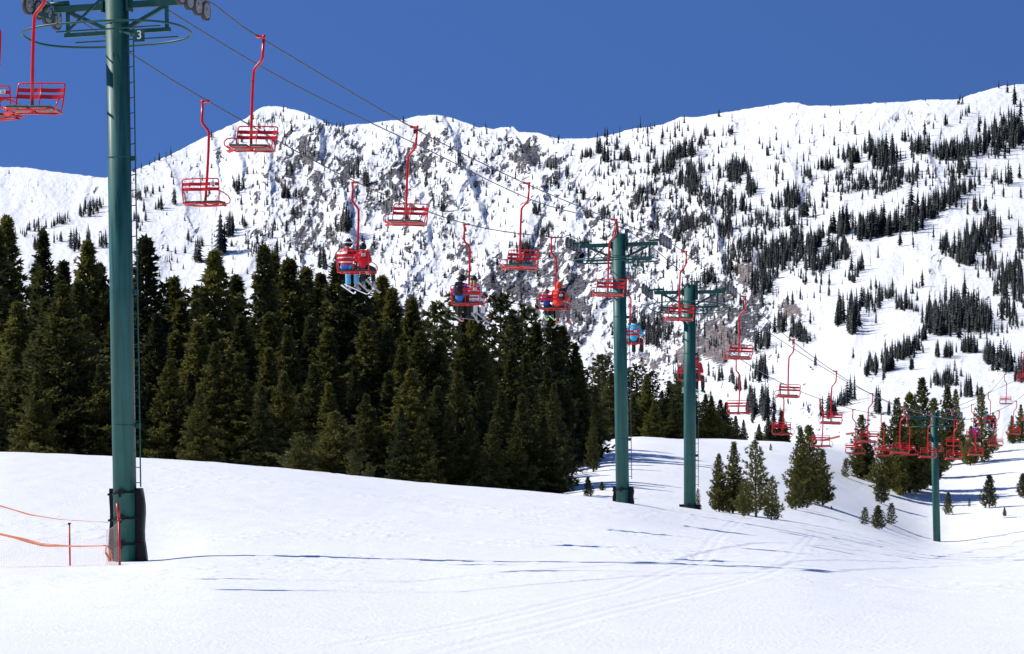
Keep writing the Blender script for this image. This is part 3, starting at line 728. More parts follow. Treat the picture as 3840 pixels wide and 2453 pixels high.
CL = """A 1620 360 120 85 20 78 120;A 1700 330 50 60 0 26 150;A 1420 425 90 40 15 44 110;A 1290 440 60 22 10 30 100;A 1150 420 42 16 0 18 120;A 1060 355 14 6 0 3 95;A 950 480 62 50 0 48 130
A 860 415 28 28 0 10 110;A 760 470 42 22 0 20 100;A 610 515 38 16 0 16 85;A 505 560 22 14 0 9 85;A 700 575 60 28 20 22 60;A 760 640 60 22 10 24 65;A 850 610 55 30 0 22 80;A 1000 595 70 45 20 42 90;A 1110 585 30 22 0 8 90
A 1130 540 34 15 20 8 70;A 930 655 60 18 25 20 60;A 1400 530 50 36 40 20 90;A 1345 560 50 26 10 12 60;A 1460 630 16 12 0 4 95;A 1580 590 14 8 0 3 95;A 1530 575 8 8 0 2 90;A 1665 605 22 14 0 4 160;A 1240 240 8 5 0 1 80;A 1300 265 16 6 0 4 70;A 1385 140 16 6 0 4 50;A 1415 200 25 15 30 6 60;A 1020 235 22 6 0 6 45;A 690 200 6 4 0 1 45;A 1100 200 14 5 0 4 25
A 870 890 75 24 12 62 150;A 1000 870 70 26 20 34 115;A 1130 845 60 34 30 36 140;A 1240 755 60 34 35 34 125;A 1350 695 70 26 35 42 115;A 690 885 55 26 15 22 165;A 480 795 24 14 0 6 115;A 400 835 30 26 0 10 100;A 330 720 30 26 0 8 90;A 175 650 26 16 0 9 110;A 275 430 7 4 0 1 85;A 325 460 12 6 0 3 50;A 370 465 12 6 0 3 40;A 125 520 34 16 20 12 80;A 60 540 30 20 0 9 80;A 60 305 16 6 0 5 50
A 540 970 60 34 20 30 120;A 420 1020 60 44 0 30 125;A 680 1025 80 40 20 46 95;A 560 1090 70 40 20 34 120;A 300 1090 75 60 30 40 120;A 240 1190 60 50 0 30 125;A 130 1010 90 50 30 34 85;A 60 1110 40 40 0 20 80;A 950 955 36 16 10 10 70;A 880 1090 22 16 0 6 85;A 812 1115 28 16 0 9 100;A 765 1150 30 20 0 10 90
A 760 1410 32 50 0 18 170;A 690 1405 22 22 0 8 165;A 860 1325 55 34 10 18 125;A 930 1265 28 16 0 7 120;A 985 1260 28 14 0 8 90;A 1060 1325 45 26 10 16 115;A 1165 1195 6 4 0 1 110;A 1140 1200 10 8 10 3 60;A 1130 1330 20 10 0 4 60
A 1510 760 46 16 0 14 100;A 1440 790 18 8 0 6 60;A 1560 900 55 50 0 28 125;A 1480 960 80 50 -20 56 125;A 1390 1030 75 34 -25 44 110;A 1290 985 20 24 0 8 110;A 1550 1090 44 30 0 22 95;A 1640 1210 60 60 0 36 135;A 1710 1150 44 70 0 22 110;A 1740 950 24 60 0 12 105;A 1650 1360 46 34 0 14 120;A 1300 1440 75 34 10 66 165;A 1400 1390 75 50 0 82 170;A 1500 1425 60 44 -10 44 150;A 1225 1410 34 34 0 20 130
B 1400 705 62 14 0 30 150;B 1225 745 34 12 0 9 140;B 1135 745 16 8 0 4 150;B 1560 790 54 24 -30 22 190;B 1700 845 54 34 -30 30 205;B 1820 920 36 50 -40 18 210;B 560 895 18 8 20 3 150;B 600 860 46 16 25 14 160;B 720 850 46 26 10 30 180;B 690 960 12 8 0 3 190;B 805 905 8 6 0 2 150;B 860 745 75 24 15 40 165;B 930 855 20 8 0 4 130;B 1005 848 8 4 0 2 115;B 1010 600 28 26 0 10 130;B 965 685 24 16 0 10 145
B 1200 965 90 34 0 34 150;B 1390 1070 36 14 0 14 190;B 310 480 26 10 0 7 200;B 420 545 30 20 0 10 230;B 40 620 40 30 0 10 140;B 240 1230 60 24 30 12 200;B 360 1150 34 14 0 9 220;B 430 1110 20 8 0 4 210;B 640 1210 22 10 0 4 220;B 730 1225 18 8 0 3 160;B 120 822 6 4 0 2 110;B 178 748 8 4 0 2 80;B 245 742 22 5 0 7 95;B 940 1130 10 10 0 2 120;B 1780 500 60 40 0 12 110;B 1820 250 20 60 0 10 150;B 650 440 16 6 0 3 60;B 960 370 20 12 0 5 70
C 745 420 22 8 0 5 185;C 795 490 18 8 0 5 160;C 640 450 55 16 20 18 80;C 950 475 34 12 0 9 140;C 885 390 14 8 0 2 110;C 860 540 38 26 0 10 85;C 1000 495 14 8 0 2 125;C 740 605 12 8 0 3 115;C 780 620 12 8 0 3 60;C 1130 275 30 26 0 4 80;C 1160 225 16 8 0 3 45;C 1390 460 45 16 20 18 160;C 1480 440 26 16 0 7 165;C 1600 278 22 6 0 5 105;C 1665 285 8 4 0 2 95;C 1790 265 16 8 0 3 85;C 1545 358 18 10 0 5 95;C 1243 355 14 8 0 2 95;C 1290 540 55 46 40 32 120;C 1140 495 16 8 0 5 115;C 1190 462 12 8 0 3 95;C 1210 570 55 36 0 22 80;C 1480 640 36 55 0 24 160;C 1400 660 44 46 0 22 105;C 1550 570 22 12 0 5 125
C 1080 780 60 36 40 26 100;C 1180 740 26 16 0 8 110;C 1500 720 60 50 0 34 95;C 1650 810 80 50 0 38 100;C 1830 620 46 44 0 24 155;C 1905 570 18 14 0 6 105;C 1700 610 24 16 0 7 105;C 1780 870 56 80 0 40 120;C 1880 870 20 14 0 6 165;C 1960 740 34 34 0 10 135;C 1760 1050 56 54 0 40 120;C 1450 1010 56 50 0 30 110;C 1370 1100 44 30 0 18 100;C 1600 970 54 34 0 22 80;C 2160 860 34 16 0 8 135;C 2090 440 8 6 0 2 110;C 2165 575 26 16 0 4 100;C 2290 820 56 70 0 34 130;C 2000 960 100 34 20 34 80;C 2100 1010 54 30 0 22 85;C 2200 1250 46 54 0 16 190;C 2320 1140 54 54 0 16 130;C 2060 1310 54 44 0 20 145;C 1950 1160 76 36 30 34 95;C 1640 1455 36 14 0 9 165;C 385 548 12 6 0 4 115;C 365 650 55 36 20 24 60;C 490 600 20 30 0 6 105;C 620 790 22 8 0 4 115;C 740 800 20 20 0 4 95;C 785 930 44 24 20 15 95;C 650 925 22 20 0 8 85;C 240 900 36 24 0 8 110;C 300 1050 76 46 0 28 80;C 140 1210 66 56 0 34 90;C 60 1310 56 40 0 20 80;C 1000 870 80 56 0 16 60;C 410 290 20 5 0 6 40;C 1000 590 40 14 0 12 55;C 920 665 24 6 0 6 40
D 430 170 100 60 0 20 55;D 590 530 14 8 0 3 85;D 540 725 30 12 0 12 130;D 612 722 12 6 0 4 75;D 600 850 34 8 0 8 85;D 670 775 10 5 0 2 85;D 462 975 18 6 0 4 85;D 433 1035 12 6 0 3 95;D 550 965 10 5 0 2 95;D 128 1005 30 10 0 8 160;D 232 950 8 5 0 2 95;D 45 1150 16 14 0 6 300;D 190 665 50 24 0 13 115;D 205 775 12 8 0 3 125;D 1092 475 12 8 0 3 110;D 1060 565 36 26 0 9 110;D 1160 645 14 14 0 5 160;D 920 735 10 5 0 2 95;D 1000 965 32 26 0 15 180;D 820 1240 28 26 0 9 170;D 280 1135 56 40 0 12 80;D 1722 830 20 8 0 4 150;D 1650 610 56 66 0 16 65;D 1850 450 40 50 0 12 85;D 945 250 36 26 10 12 65;D 865 182 26 6 0 5 35;D 770 635 6 4 0 1 55;D 845 745 8 4 0 1 65;D 590 150 30 20 0 5 40;D 1300 720 100 60 0 18 60;D 1300 440 120 60 0 14 45;D 1780 1010 90 40 0 16 60;D 1440 170 14 6 0 3 40;D 1290 215 8 4 0 1 50;D 2055 250 8 4 0 2 65;D 900 1000 60 60 0 12 60;D 500 610 40 20 0 6 70;D 700 350 60 60 0 12 50;D 1450 1200 120 60 0 14 60
F 380 115 36 18 20 14 72;F 262 160 46 10 20 14 50;F 430 92 24 8 0 7 48;F 150 195 40 22 0 10 45;F 440 255 22 10 0 9 72;F 680 95 12 8 0 5 65;F 752 75 10 6 0 3 85;F 380 262 10 8 0 5 95;F 105 215 16 8 0 4 62;F 152 272 12 8 0 4 65;F 950 285 13 8 0 5 180;F 990 190 17 5 0 6 85;F 812 232 10 5 0 3 62;F 862 255 17 6 0 5 62;F 1050 172 12 6 0 3 52;F 730 325 10 6 0 2 45;F 845 322 18 10 0 5 90;F 1190 290 26 18 0 7 70;F 600 160 30 30 0 10 55;F 590 60 18 12 0 8 60;F 1100 240 40 30 0 8 55;F 640 30 40 30 0 8 45;F 200 45 4 3 0 1 28;F 320 270 24 12 0 7 90;F 250 240 20 14 0 5 50;F 560 -70 40 8 35 14 40
E 610 650 44 24 0 16 130;E 700 720 80 50 0 32 115;E 300 560 36 20 0 8 75;E 190 800 44 18 0 12 70;E 1050 310 26 16 0 7 135;E 1440 990 56 44 0 18 160;E 1500 1260 46 54 0 18 210;E 1380 1260 36 30 0 13 190;E 1150 1015 30 20 0 8 115;E 850 1000 40 24 0 11 105;E 1250 1030 30 18 0 8 125;E 1450 770 56 34 0 20 140;E 1720 710 54 36 0 18 160;E 1600 650 34 24 0 11 160;E 1100 760 40 30 0 8 70;E 1620 880 40 14 0 6 90;E 1300 1080 40 20 0 10 130;E 1640 1180 18 14 0 3 70;E 1790 1210 40 16 0 6 50"""
fu, fv, fh, fk = [], [], [], []
rg = np.random.default_rng(11)
for ln in CL.replace('\n', ';').split(';'):
    w = ln.split(); ox, oy, sc = FR[w[0]]; cx, cy, rx, ry, ang, n, h = [float(x) for x in w[1:]]
    n = int(n*1.75)
    r = np.where(rg.uniform(0, 1, n) < .7, np.sqrt(rg.uniform(0, 1, n)), abs(rg.normal(0, 1.05, n))); a = rg.uniform(0, 2*np.pi, n); p = r*np.cos(a)*rx*1.1; q = r*np.sin(a)*ry*1.1; A = math.radians(-ang)
    fu += list(ox+(cx+p*math.cos(A)-q*math.sin(A))/sc); fv += list(oy+(cy+p*math.sin(A)+q*math.cos(A))/sc)
    fh += list(h/sc*rg.uniform(.38, 1.15, n)); fk += list(rg.choice([0, 1, 2, 0, 1, 2, 3, 4, 5, 7], n))
def scatter(n, u0, u1, v0, v1, h, dens, kinds):
    u = rg.uniform(u0, u1, n); v = rg.uniform(v0, v1, n); keep = (rg.uniform(0, 1, n) < dens(u, v)) & (v > ridge_v(u)+10)
    u, v = u[keep], v[keep]
    fu.extend(u); fv.extend(v); fh.extend(h*rg.uniform(.5, 1.4, len(u))); fk.extend(rg.choice(kinds, len(u)))
scatter(4200, 450, 2750, 420, 1500, 27, lambda u, v: np.clip(.15+.8*zones(u, v), 0, .8), [3, 4, 5, 6, 6, 6, 7, 0])
scatter(1000, 0, 3840, 350, 1400, 26, lambda u, v: .28+0*u, [3, 4, 5, 7, 7])
scatter(2600, 2250, 3840, 480, 1300, 46, lambda u, v: np.clip(.75*gb(u,v,2620,850,320,230)+.8*gb(u,v,3200,720,400,110,20)+.8*gb(u,v,2950,1040,260,150,20)+.6*gb(u,v,3700,900,130,260)+.5*gb(u,v,3550,560,250,90,20)+.5*gb(u,v,2400,650,250,110,20), 0, 1)*sstep(.42, .6, fbm(u/60, v/40, 3, 301)), [0, 1, 2, 3, 4, 7])
scatter(900, 2250, 3300, 480, 1350, 44, lambda u, v: .5+0*u, [0, 1, 3, 4, 7])
scatter(420, 3300, 3840, 500, 1300, 50, lambda u, v: .35+0*u, [0, 1, 3, 4, 7])
# ridge line trees
for u, h in [(505,20),(530,26),(560,30),(580,28),(597,40),(622,34),(640,40),(500,18),(475,20),(870,10),(1078,14),(1215,22),(1225,24),(1232,20),(1245,18),(1262,22),(1275,24),(1290,18),(1512,24),(1820,26),(2062,20),(2095,24),(2118,10),(2240,30),(2268,46),(2278,42),(2300,20),(2420,16),(2438,28),(2455,26),(3115,14),(3320,12),(3470,14),(3600,30),(3745,34)]:
    fu.append(u); fv.append(float(ridge_v(np.array([u]))[0])+5); fh.append(h); fk.append(5 if h < 25 else 1)
fu, fv, fh, fk = map(np.array, (fu, fv, fh, fk))
ok = (fv > ridge_v(fu)+3) & (fv < 1700) & (fu > -60) & (fu < 3900)
# keep the open snow runs clear
def run(u, v, pts, w):
    m = np.zeros(len(u), bool)
    for (x0, y0), (x1, y1) in zip(pts[:-1], pts[1:]):
        dx, dy = x1-x0, y1-y0; t = np.clip(((u-x0)*dx+(v-y0)*dy)/(dx*dx+dy*dy), 0, 1); m |= np.hypot(u-x0-t*dx, v-y0-t*dy) < w
    return m
clear_ = run(fu, fv, [(3840,770),(3560,830),(3380,900),(3220,950)], 26) | run(fu, fv, [(3200,1010),(3350,1010),(3560,1020),(3760,1120)], 40) | run(fu, fv, [(2950,1380),(3200,1270),(3400,1200)], 36) | run(fu, fv, [(2980,1400),(3200,1500),(3500,1390)], 30)
clear_ |= run(fu, fv, [(2160,1370),(2260,1240),(2330,1130)], 40)
small = fh < 60
ok &= ~(clear_ & small)
fu, fv, fh, fk = fu[ok], fv[ok], fh[ok], fk[ok]
fY, _ = mtn_Y(fu, np.minimum(fv, 1749))
order = np.argsort(-fh)
N_IND = 170
UB = [(800, 'at the far left'), (1700, 'above the left forest'), (2300, 'left of tower 4'), (2600, 'behind the middle towers'), (2820, 'just right of tower 5'), (3000, 'left of the pine clump'), (3200, 'above the big pine clump'), (3420, 'left of tower 6'), (3620, 'straight above tower 6'), (9999, 'at the right picture edge')]
VB = [(600, 'near the ridge'), (800, 'on the high slope'), (1000, 'on the middle slope'), (1200, 'on the lower slope'), (1400, 'low on the mountain'), (9999, 'at the mountain foot')]
RNK = {}
def region(u, v):
    a = next(t for q, t in UB if u < q); b = next(t for q, t in VB if v < q)
    RNK[(a, b)] = RNK.get((a, b), 0)+1; n = RNK[(a, b)]
    return '%s dark conifer %s %s' % ('tallest' if n == 1 else nth(n)+' tallest', b, a), 'conifers on the mountain'
for i in order[:N_IND]:
    P = at(fu[i], fv[i], fY[i]); h = fh[i]*fY[i]/F
    lab, g = region(fu[i], fv[i])
    o = ob('mountain_conifer', FARM[fk[i]]); o.location = P; w = h*rg.uniform(.85, 1.25); o.scale = (w, w, h); o.rotation_euler.z = rg.uniform(0, 6.28)
    tag(o, lab, 'tree', g)
Vs, Fs, nb_ = [], [], 0
for i in order[N_IND:]:
    V, Fc = FARP[fk[i]]; P = at(fu[i], fv[i], fY[i]); h = fh[i]*fY[i]/F; w = h*rg.uniform(.8, 1.35); a = rg.uniform(0, 6.28)
    M = np.array([[math.cos(a)*w, -math.sin(a)*w, 0], [math.sin(a)*w, math.cos(a)*w, 0], [0, 0, h]])
    Vs.append(V@M.T+np.array(P)); Fs.append(Fc+nb_); nb_ += len(V)
o = ob('mountain_woods', mesh_from('mountain_woods', np.concatenate(Vs), np.concatenate(Fs), M_FAR), kind='stuff')
tag(o, 'thousands of small dark conifers and bare snags strewn over the snowy mountain', 'trees')
print('far trees', len(fu), 'near trees', TREES)

# ------------------------------------------------------------------ the chairlift
MLINE = .29
A_L, A_R, A_C = -28.6, -25.0, -26.8
YAW = -math.atan(MLINE)
def line_pt(u, v, a):
    Y = a/((u-CX)/F-MLINE); return at(u, v, Y)
ROPE_L = [(-1101,-251),(-4,-18),(183,12),(470,189),(780,380),(1340,685),(1757,842),(2082,891),(2157,893),(2362,1046),(2560,1208),(2772,1345),(2937,1440),(3084,1499),(3207,1537),(3313,1555),(3412,1561),(3508,1556),(3574,1543),(3647,1518),(3711,1471),(3770,1404),(3838,1318),(3900,1225)]
ROPE_R = [(-1069,-376),(146,-95),(718,-18),(967,137),(1544,477),(1967,687),(2295,824),(2477,893),(2560,943),(2732,1076),(2783,1112),(2966,1275),(3126,1392),(3263,1476),(3382,1530),(3486,1557),(3582,1574),(3664,1568),(3740,1541),(3806,1505),(3868,1455),(3930,1390)]
COMM = [(300,-190),(630,38),(1100,317),(1600,560),(2000,752),(2350,863),(2610,1062),(2900,1258),(3200,1445),(3400,1530),(3505,1541),(3600,1520),(3840,1410),(3930,1345)]
def rope(name, pts, a, r, label):
    P = [line_pt(u, v, a) for u, v in pts]
    if name == 'haul': pass
    b = MB(); q = []
    for i in range(len(P)-1):
        p0, p1, p2, p3 = P[max(i-1, 0)], P[i], P[i+1], P[min(i+2, len(P)-1)]
        for k in range(6):
            t = k/6
            q.append(.5*((2*p1)+(p2-p0)*t+(2*p0-5*p1+4*p2-p3)*t*t+(3*p1-p0-3*p2+p3)*t**3))
    q.append(P[-1]); b.tube(q, r, 8)
    o = b.build('wire_rope', M_CABLE); tag(o, label, 'cable')
rope('haul', ROPE_L, A_L, .0175, 'left haul rope carrying the chairs going away from the viewer')
rope('haul', ROPE_R, A_R, .0175, 'right haul rope carrying the empty chairs coming towards the viewer')
rope('comm', COMM, A_C, .017, 'middle cable strung between the tops of the tower poles with no chairs on it')

# --- chair: origin at the rope grip, x to the rider's right, y forward
def text_mesh(s, size, depth=.003):
    c = bpy.data.curves.new('t', 'FONT'); c.body = s; c.size = size; c.extrude = depth; c.align_x = 'CENTER'; c.align_y = 'CENTER'
    t = bpy.data.objects.new('t', c); C.objects.link(t)
    dg = bpy.context.evaluated_depsgraph_get(); m = bpy.data.meshes.new_from_object(t.evaluated_get(dg))
    bpy.data.objects.remove(t); bpy.data.curves.remove(c); return m
ZS = -2.62; BK = -.27; FR_ = .23; TILT = .035
def arc(c0, c1, h, n=7): return [c0.lerp(c1, i/n) for i in range(n+1)]
def make_chair(hx):
    """hx: +1 when the hanger's upper pole stands to the rider's left of the rope"""
    e = empty('lift_chair')
    b = MB()
    xo = -.15*hx; xs = .05*hx
    # upper pole, S bend, lower pole
    pts = [Vector((xo, 0, -.02)), Vector((xo, 0, -.5))]
    for i in range(1, 9):
        t = i/8; s = t*t*(3-2*t); pts.append(Vector((xo+(xs-xo)*s, 0, -.5-.34*t)))
    pts += [Vector((xs, 0, -1.3)), Vector((xs*.6, 0, -2.0)), Vector((0, 0, ZS-.02))]
    b.tube(pts, .034, 12); b.build('hanger', M_RED, e)
    g = MB(); g.box((xo*.45, 0, 0), (abs(xo)+.08, .06, .05)); g.box((0, 0, .005), (.06, .16, .06)); g.tube([(xo, 0, -.06), (xo, 0, .035)], .038, 10)
    g.tube([(xo-.05*hx, 0, .01), (xo+.02*hx, 0, .01)], .018, 8); g.build('grip', M_RED, e)
    def P(x, y, z=0): return Vector((x, y, ZS+z+(y+.02)*TILT*2))
    f = MB()
    for sx in (-1, 1):
        f.tube([P(sx*.50, BK, -.03), P(sx*.52, 0, -.045), P(sx*.50, FR_, -.03)], .017, 8)
    f.tube([P(-.50, BK, -.03), P(.50, BK, -.03)], .019, 8)
    f.tube([P(-.50, FR_, -.03), P(-.4, FR_+.02, -.06), P(0, FR_+.02, -.075), P(.4, FR_+.02, -.06), P(.50, FR_, -.03)], .020, 8)
    f.tube([P(0, BK, -.04), P(0, FR_, -.06)], .026, 8)
    f.tube([P(-.44, BK+.1, -.07), P(0, 0, -.09), P(.44, BK+.1, -.07)], .018, 8)
    f.build('seat_frame', M_RED, e)
    for sx in (-1, 1):
        p = MB(); c = P(sx*.255, -.02, .012); rot = Matrix.Rotation(math.atan(TILT*2), 3, 'X')
        p.box(c, (.45, .46, .030), rot); o = p.build('seat_pad', M_PAD, e)
        m = o.modifiers.new('bev', 'BEVEL'); m.width = .01; m.segments = 2
        u = MB(); u.box(c-Vector((0, 0, .026)), (.43, .44, .014), rot); u.box(c-Vector((0, .06, .040)), (.30, .04, .012), rot)
        u.box(c-Vector((sx*.02, -.08, .040)), (.34, .03, .012), rot); u.build('seat_board', M_PLY, e)
    # backrest
    k = MB(); H = .60; RC = -.10
    def B(x, z): return Vector((x, BK+RC*z/H-.012*0, ZS-.03+z+(BK+.02)*TILT*2))
    fr = [B(-.485, 0), B(-.50, .2), B(-.50, H-.05), B(-.485, H-.015), B(-.45, H), B(0, H+.008), B(.45, H), B(.485, H-.015), B(.50, H-.05), B(.50, .2), B(.485, 0)]
    k.tube(fr, .017, 8)
    k.tube([B(0, 0), B(0, H)], .012, 8)
    for z in (.335, .465):
        n = 12
        for i in range(n):
            x0 = -.49+.98*i/n; x1 = -.49+.98*(i+1)/n
            cy = lambda x: -.045*(1-((abs(x)-.245)/.245)**2)
            a = B((x0+x1)/2, z)+Vector((0, (cy(x0)+cy(x1))/2, 0)); ang = math.atan2(cy(x1)-cy(x0), x1-x0)
            k.box(a, ((x1-x0)*1.04, .008, .082), Matrix.Rotation(ang, 3, 'Z'))
    k.build('backrest', M_RED, e)
    for sx in (-1, 1):
        a = MB()
        q = [B(sx*.50, .30), P(sx*.54, -.12, .24), P(sx*.59, .08, .17), P(sx*.61, .18, .08), P(sx*.59, .2, 0), P(sx*.55, .1, -.04), P(sx*.505, -.1, -.035)]
        a.tube(q, .016, 8); a.build('armrest', M_RED, e)
    s = MB(); s.box(P(.52, -.02, -.085), (.15, .16, .012), Matrix.Rotation(.35, 3, 'Y') @ Matrix.Rotation(.2, 3, 'X')); s.build('step_plate', M_RED, e)
    return e
PLATE_X = .36
def add_plate(e, num):
    z = .475; H = .60
    c = Vector((PLATE_X, BK-.10*z/H-.062, ZS-.03+z+(BK+.02)*TILT*2))
    p = MB(); p.box(c, (.125, .006, .085)); po = p.build('number_plate', M_PLATE, e)
    if num:
        m = text_mesh(num, .088, .002); m.materials.append(M_INK); t = ob('number', m, po)
        t.location = c+Vector((0, -.005, -.004)); t.rotation_euler = (R(90), 0, 0)
CH_L = make_chair(1); CH_R = make_chair(1)      # the upper pole is always on the outer side
def put_chair(proto_, u, v, a, yaw, label, num=None, back=True, swing=0.0, first=[True]):
    e = copy_tree(proto_)
    p = line_pt(u, v, a); e.location = p; e.rotation_euler = (swing, 0, yaw)
    tag(e, label, 'ski lift chair', 'red double chairs hanging from the lift rope')
    add_plate(e, num)
    return e
# left line: grips on the rope, backs to the camera
LCH = [(-4,-18,'22','red chair numbered 22 cut off by the left picture edge'),(780,380,'21','empty red chair numbered 21, its back to the viewer, in front of the left ridge'),
 (1340,685,'20','red chair numbered 20 with two riders, one with light blue trousers'),(1757,842,'19','chair numbered 19 with two riders, one in a blue jacket with a backpack'),
 (2082,891,'18','red chair numbered 18 with a child in blue and someone in orange red'),(2362,1046,'17','red chair of the rider in light blue, half behind the tower 4 pole'),
 (2590,1205,'16','red chair of two riders in red and black, half behind the tower 5 pole'),(2772,1347,None,'empty red chair hanging right below another one, first right of tower 5'),
 (2937,1440,None,'empty chair seen from behind, second of the lower row right of tower 5'),(3084,1499,None,'empty chair seen from behind above the big pine clump'),
 (3207,1537,None,'empty chair seen from behind, right of the pine clump top'),(3313,1555,None,'empty chair seen from behind, fifth of the lower row right of tower 5'),
 (3410,1561,None,'empty chair seen from behind overlapping the facing one left of tower 6'),(3508,1556,None,'red chair right behind the pole of tower 6'),
 (3577,1543,None,'empty chair seen from behind, first right of tower 6'),(3650,1518,None,'chair carrying the rider in a purple jacket right of tower 6'),
 (3713,1471,None,'chair carrying the two riders in teal and black beyond tower 6'),(3773,1404,None,'empty chair with closed back high above the last pines at the right'),(3835,1322,None,'red chair cut by the right picture edge, the highest of the far span')]
LCH.append((-1101,-251,None,'red chair hanging left of the picture, seen only by its shadow'))
L_SW = [.03, .02, .05, .07, .05, .05, .06]
chairs = {}
for i, (u, v, num, lab) in enumerate(LCH):
    chairs['L%d' % i] = put_chair(CH_L, u, v, A_L, YAW, lab, num, swing=(L_SW[i] if i < len(L_SW) else .02)-.09)
RCH = [(146,-95,'big red chair facing the viewer at the top left, beside the big green tower'),(967,137,'empty red chair facing the viewer against the blue sky, biggest whole one'),(1544,477,'empty facing chair in front of the ridge dip, above chair 19'),
 (1967,687,'empty facing chair to the upper right of chair 19'),(2295,824,'empty facing chair in front of the left one of the middle towers'),(2560,943,'empty facing chair in front of the right one of the middle towers'),
 (2783,1112,'empty facing chair directly above another chair, first right of tower 5'),(2966,1275,'empty facing chair, second right of tower 5, another chair right under it'),(3126,1392,'empty facing chair above the trees at right centre, third right of tower 5'),
 (3263,1476,'empty facing chair in front of the two dark pines, fourth right of tower 5'),(3382,1530,'empty facing chair overlapping the one behind it, left of tower 6'),(3486,1557,'empty facing chair touching the pole of tower 6'),
 (3582,1574,'empty facing chair straight under the right sheaves of tower 6'),(3664,1568,'empty facing chair under the rider in purple'),(3740,1541,'empty facing chair under the riders in teal and black'),(3806,1505,'empty facing chair low at the far right over the snow mound'),(3862,1458,'facing chair of which only a sliver shows at the right picture edge')]
RCH += [(-1069,-376,'red chair outside the left picture edge whose shadow lies on the near snow')]
for i, (u, v, lab) in enumerate(RCH):
    e = put_chair(CH_R, u, v, A_R, YAW+math.pi, lab, None, swing=.03 if i == 0 else .065)
    e['label'] = lab; chairs['R%d' % i] = e; e.rotation_euler.y = -.04
def del_tree(o):
    for c in list(o.children): del_tree(c)
    bpy.data.objects.remove(o)
del_tree(CH_L); del_tree(CH_R)

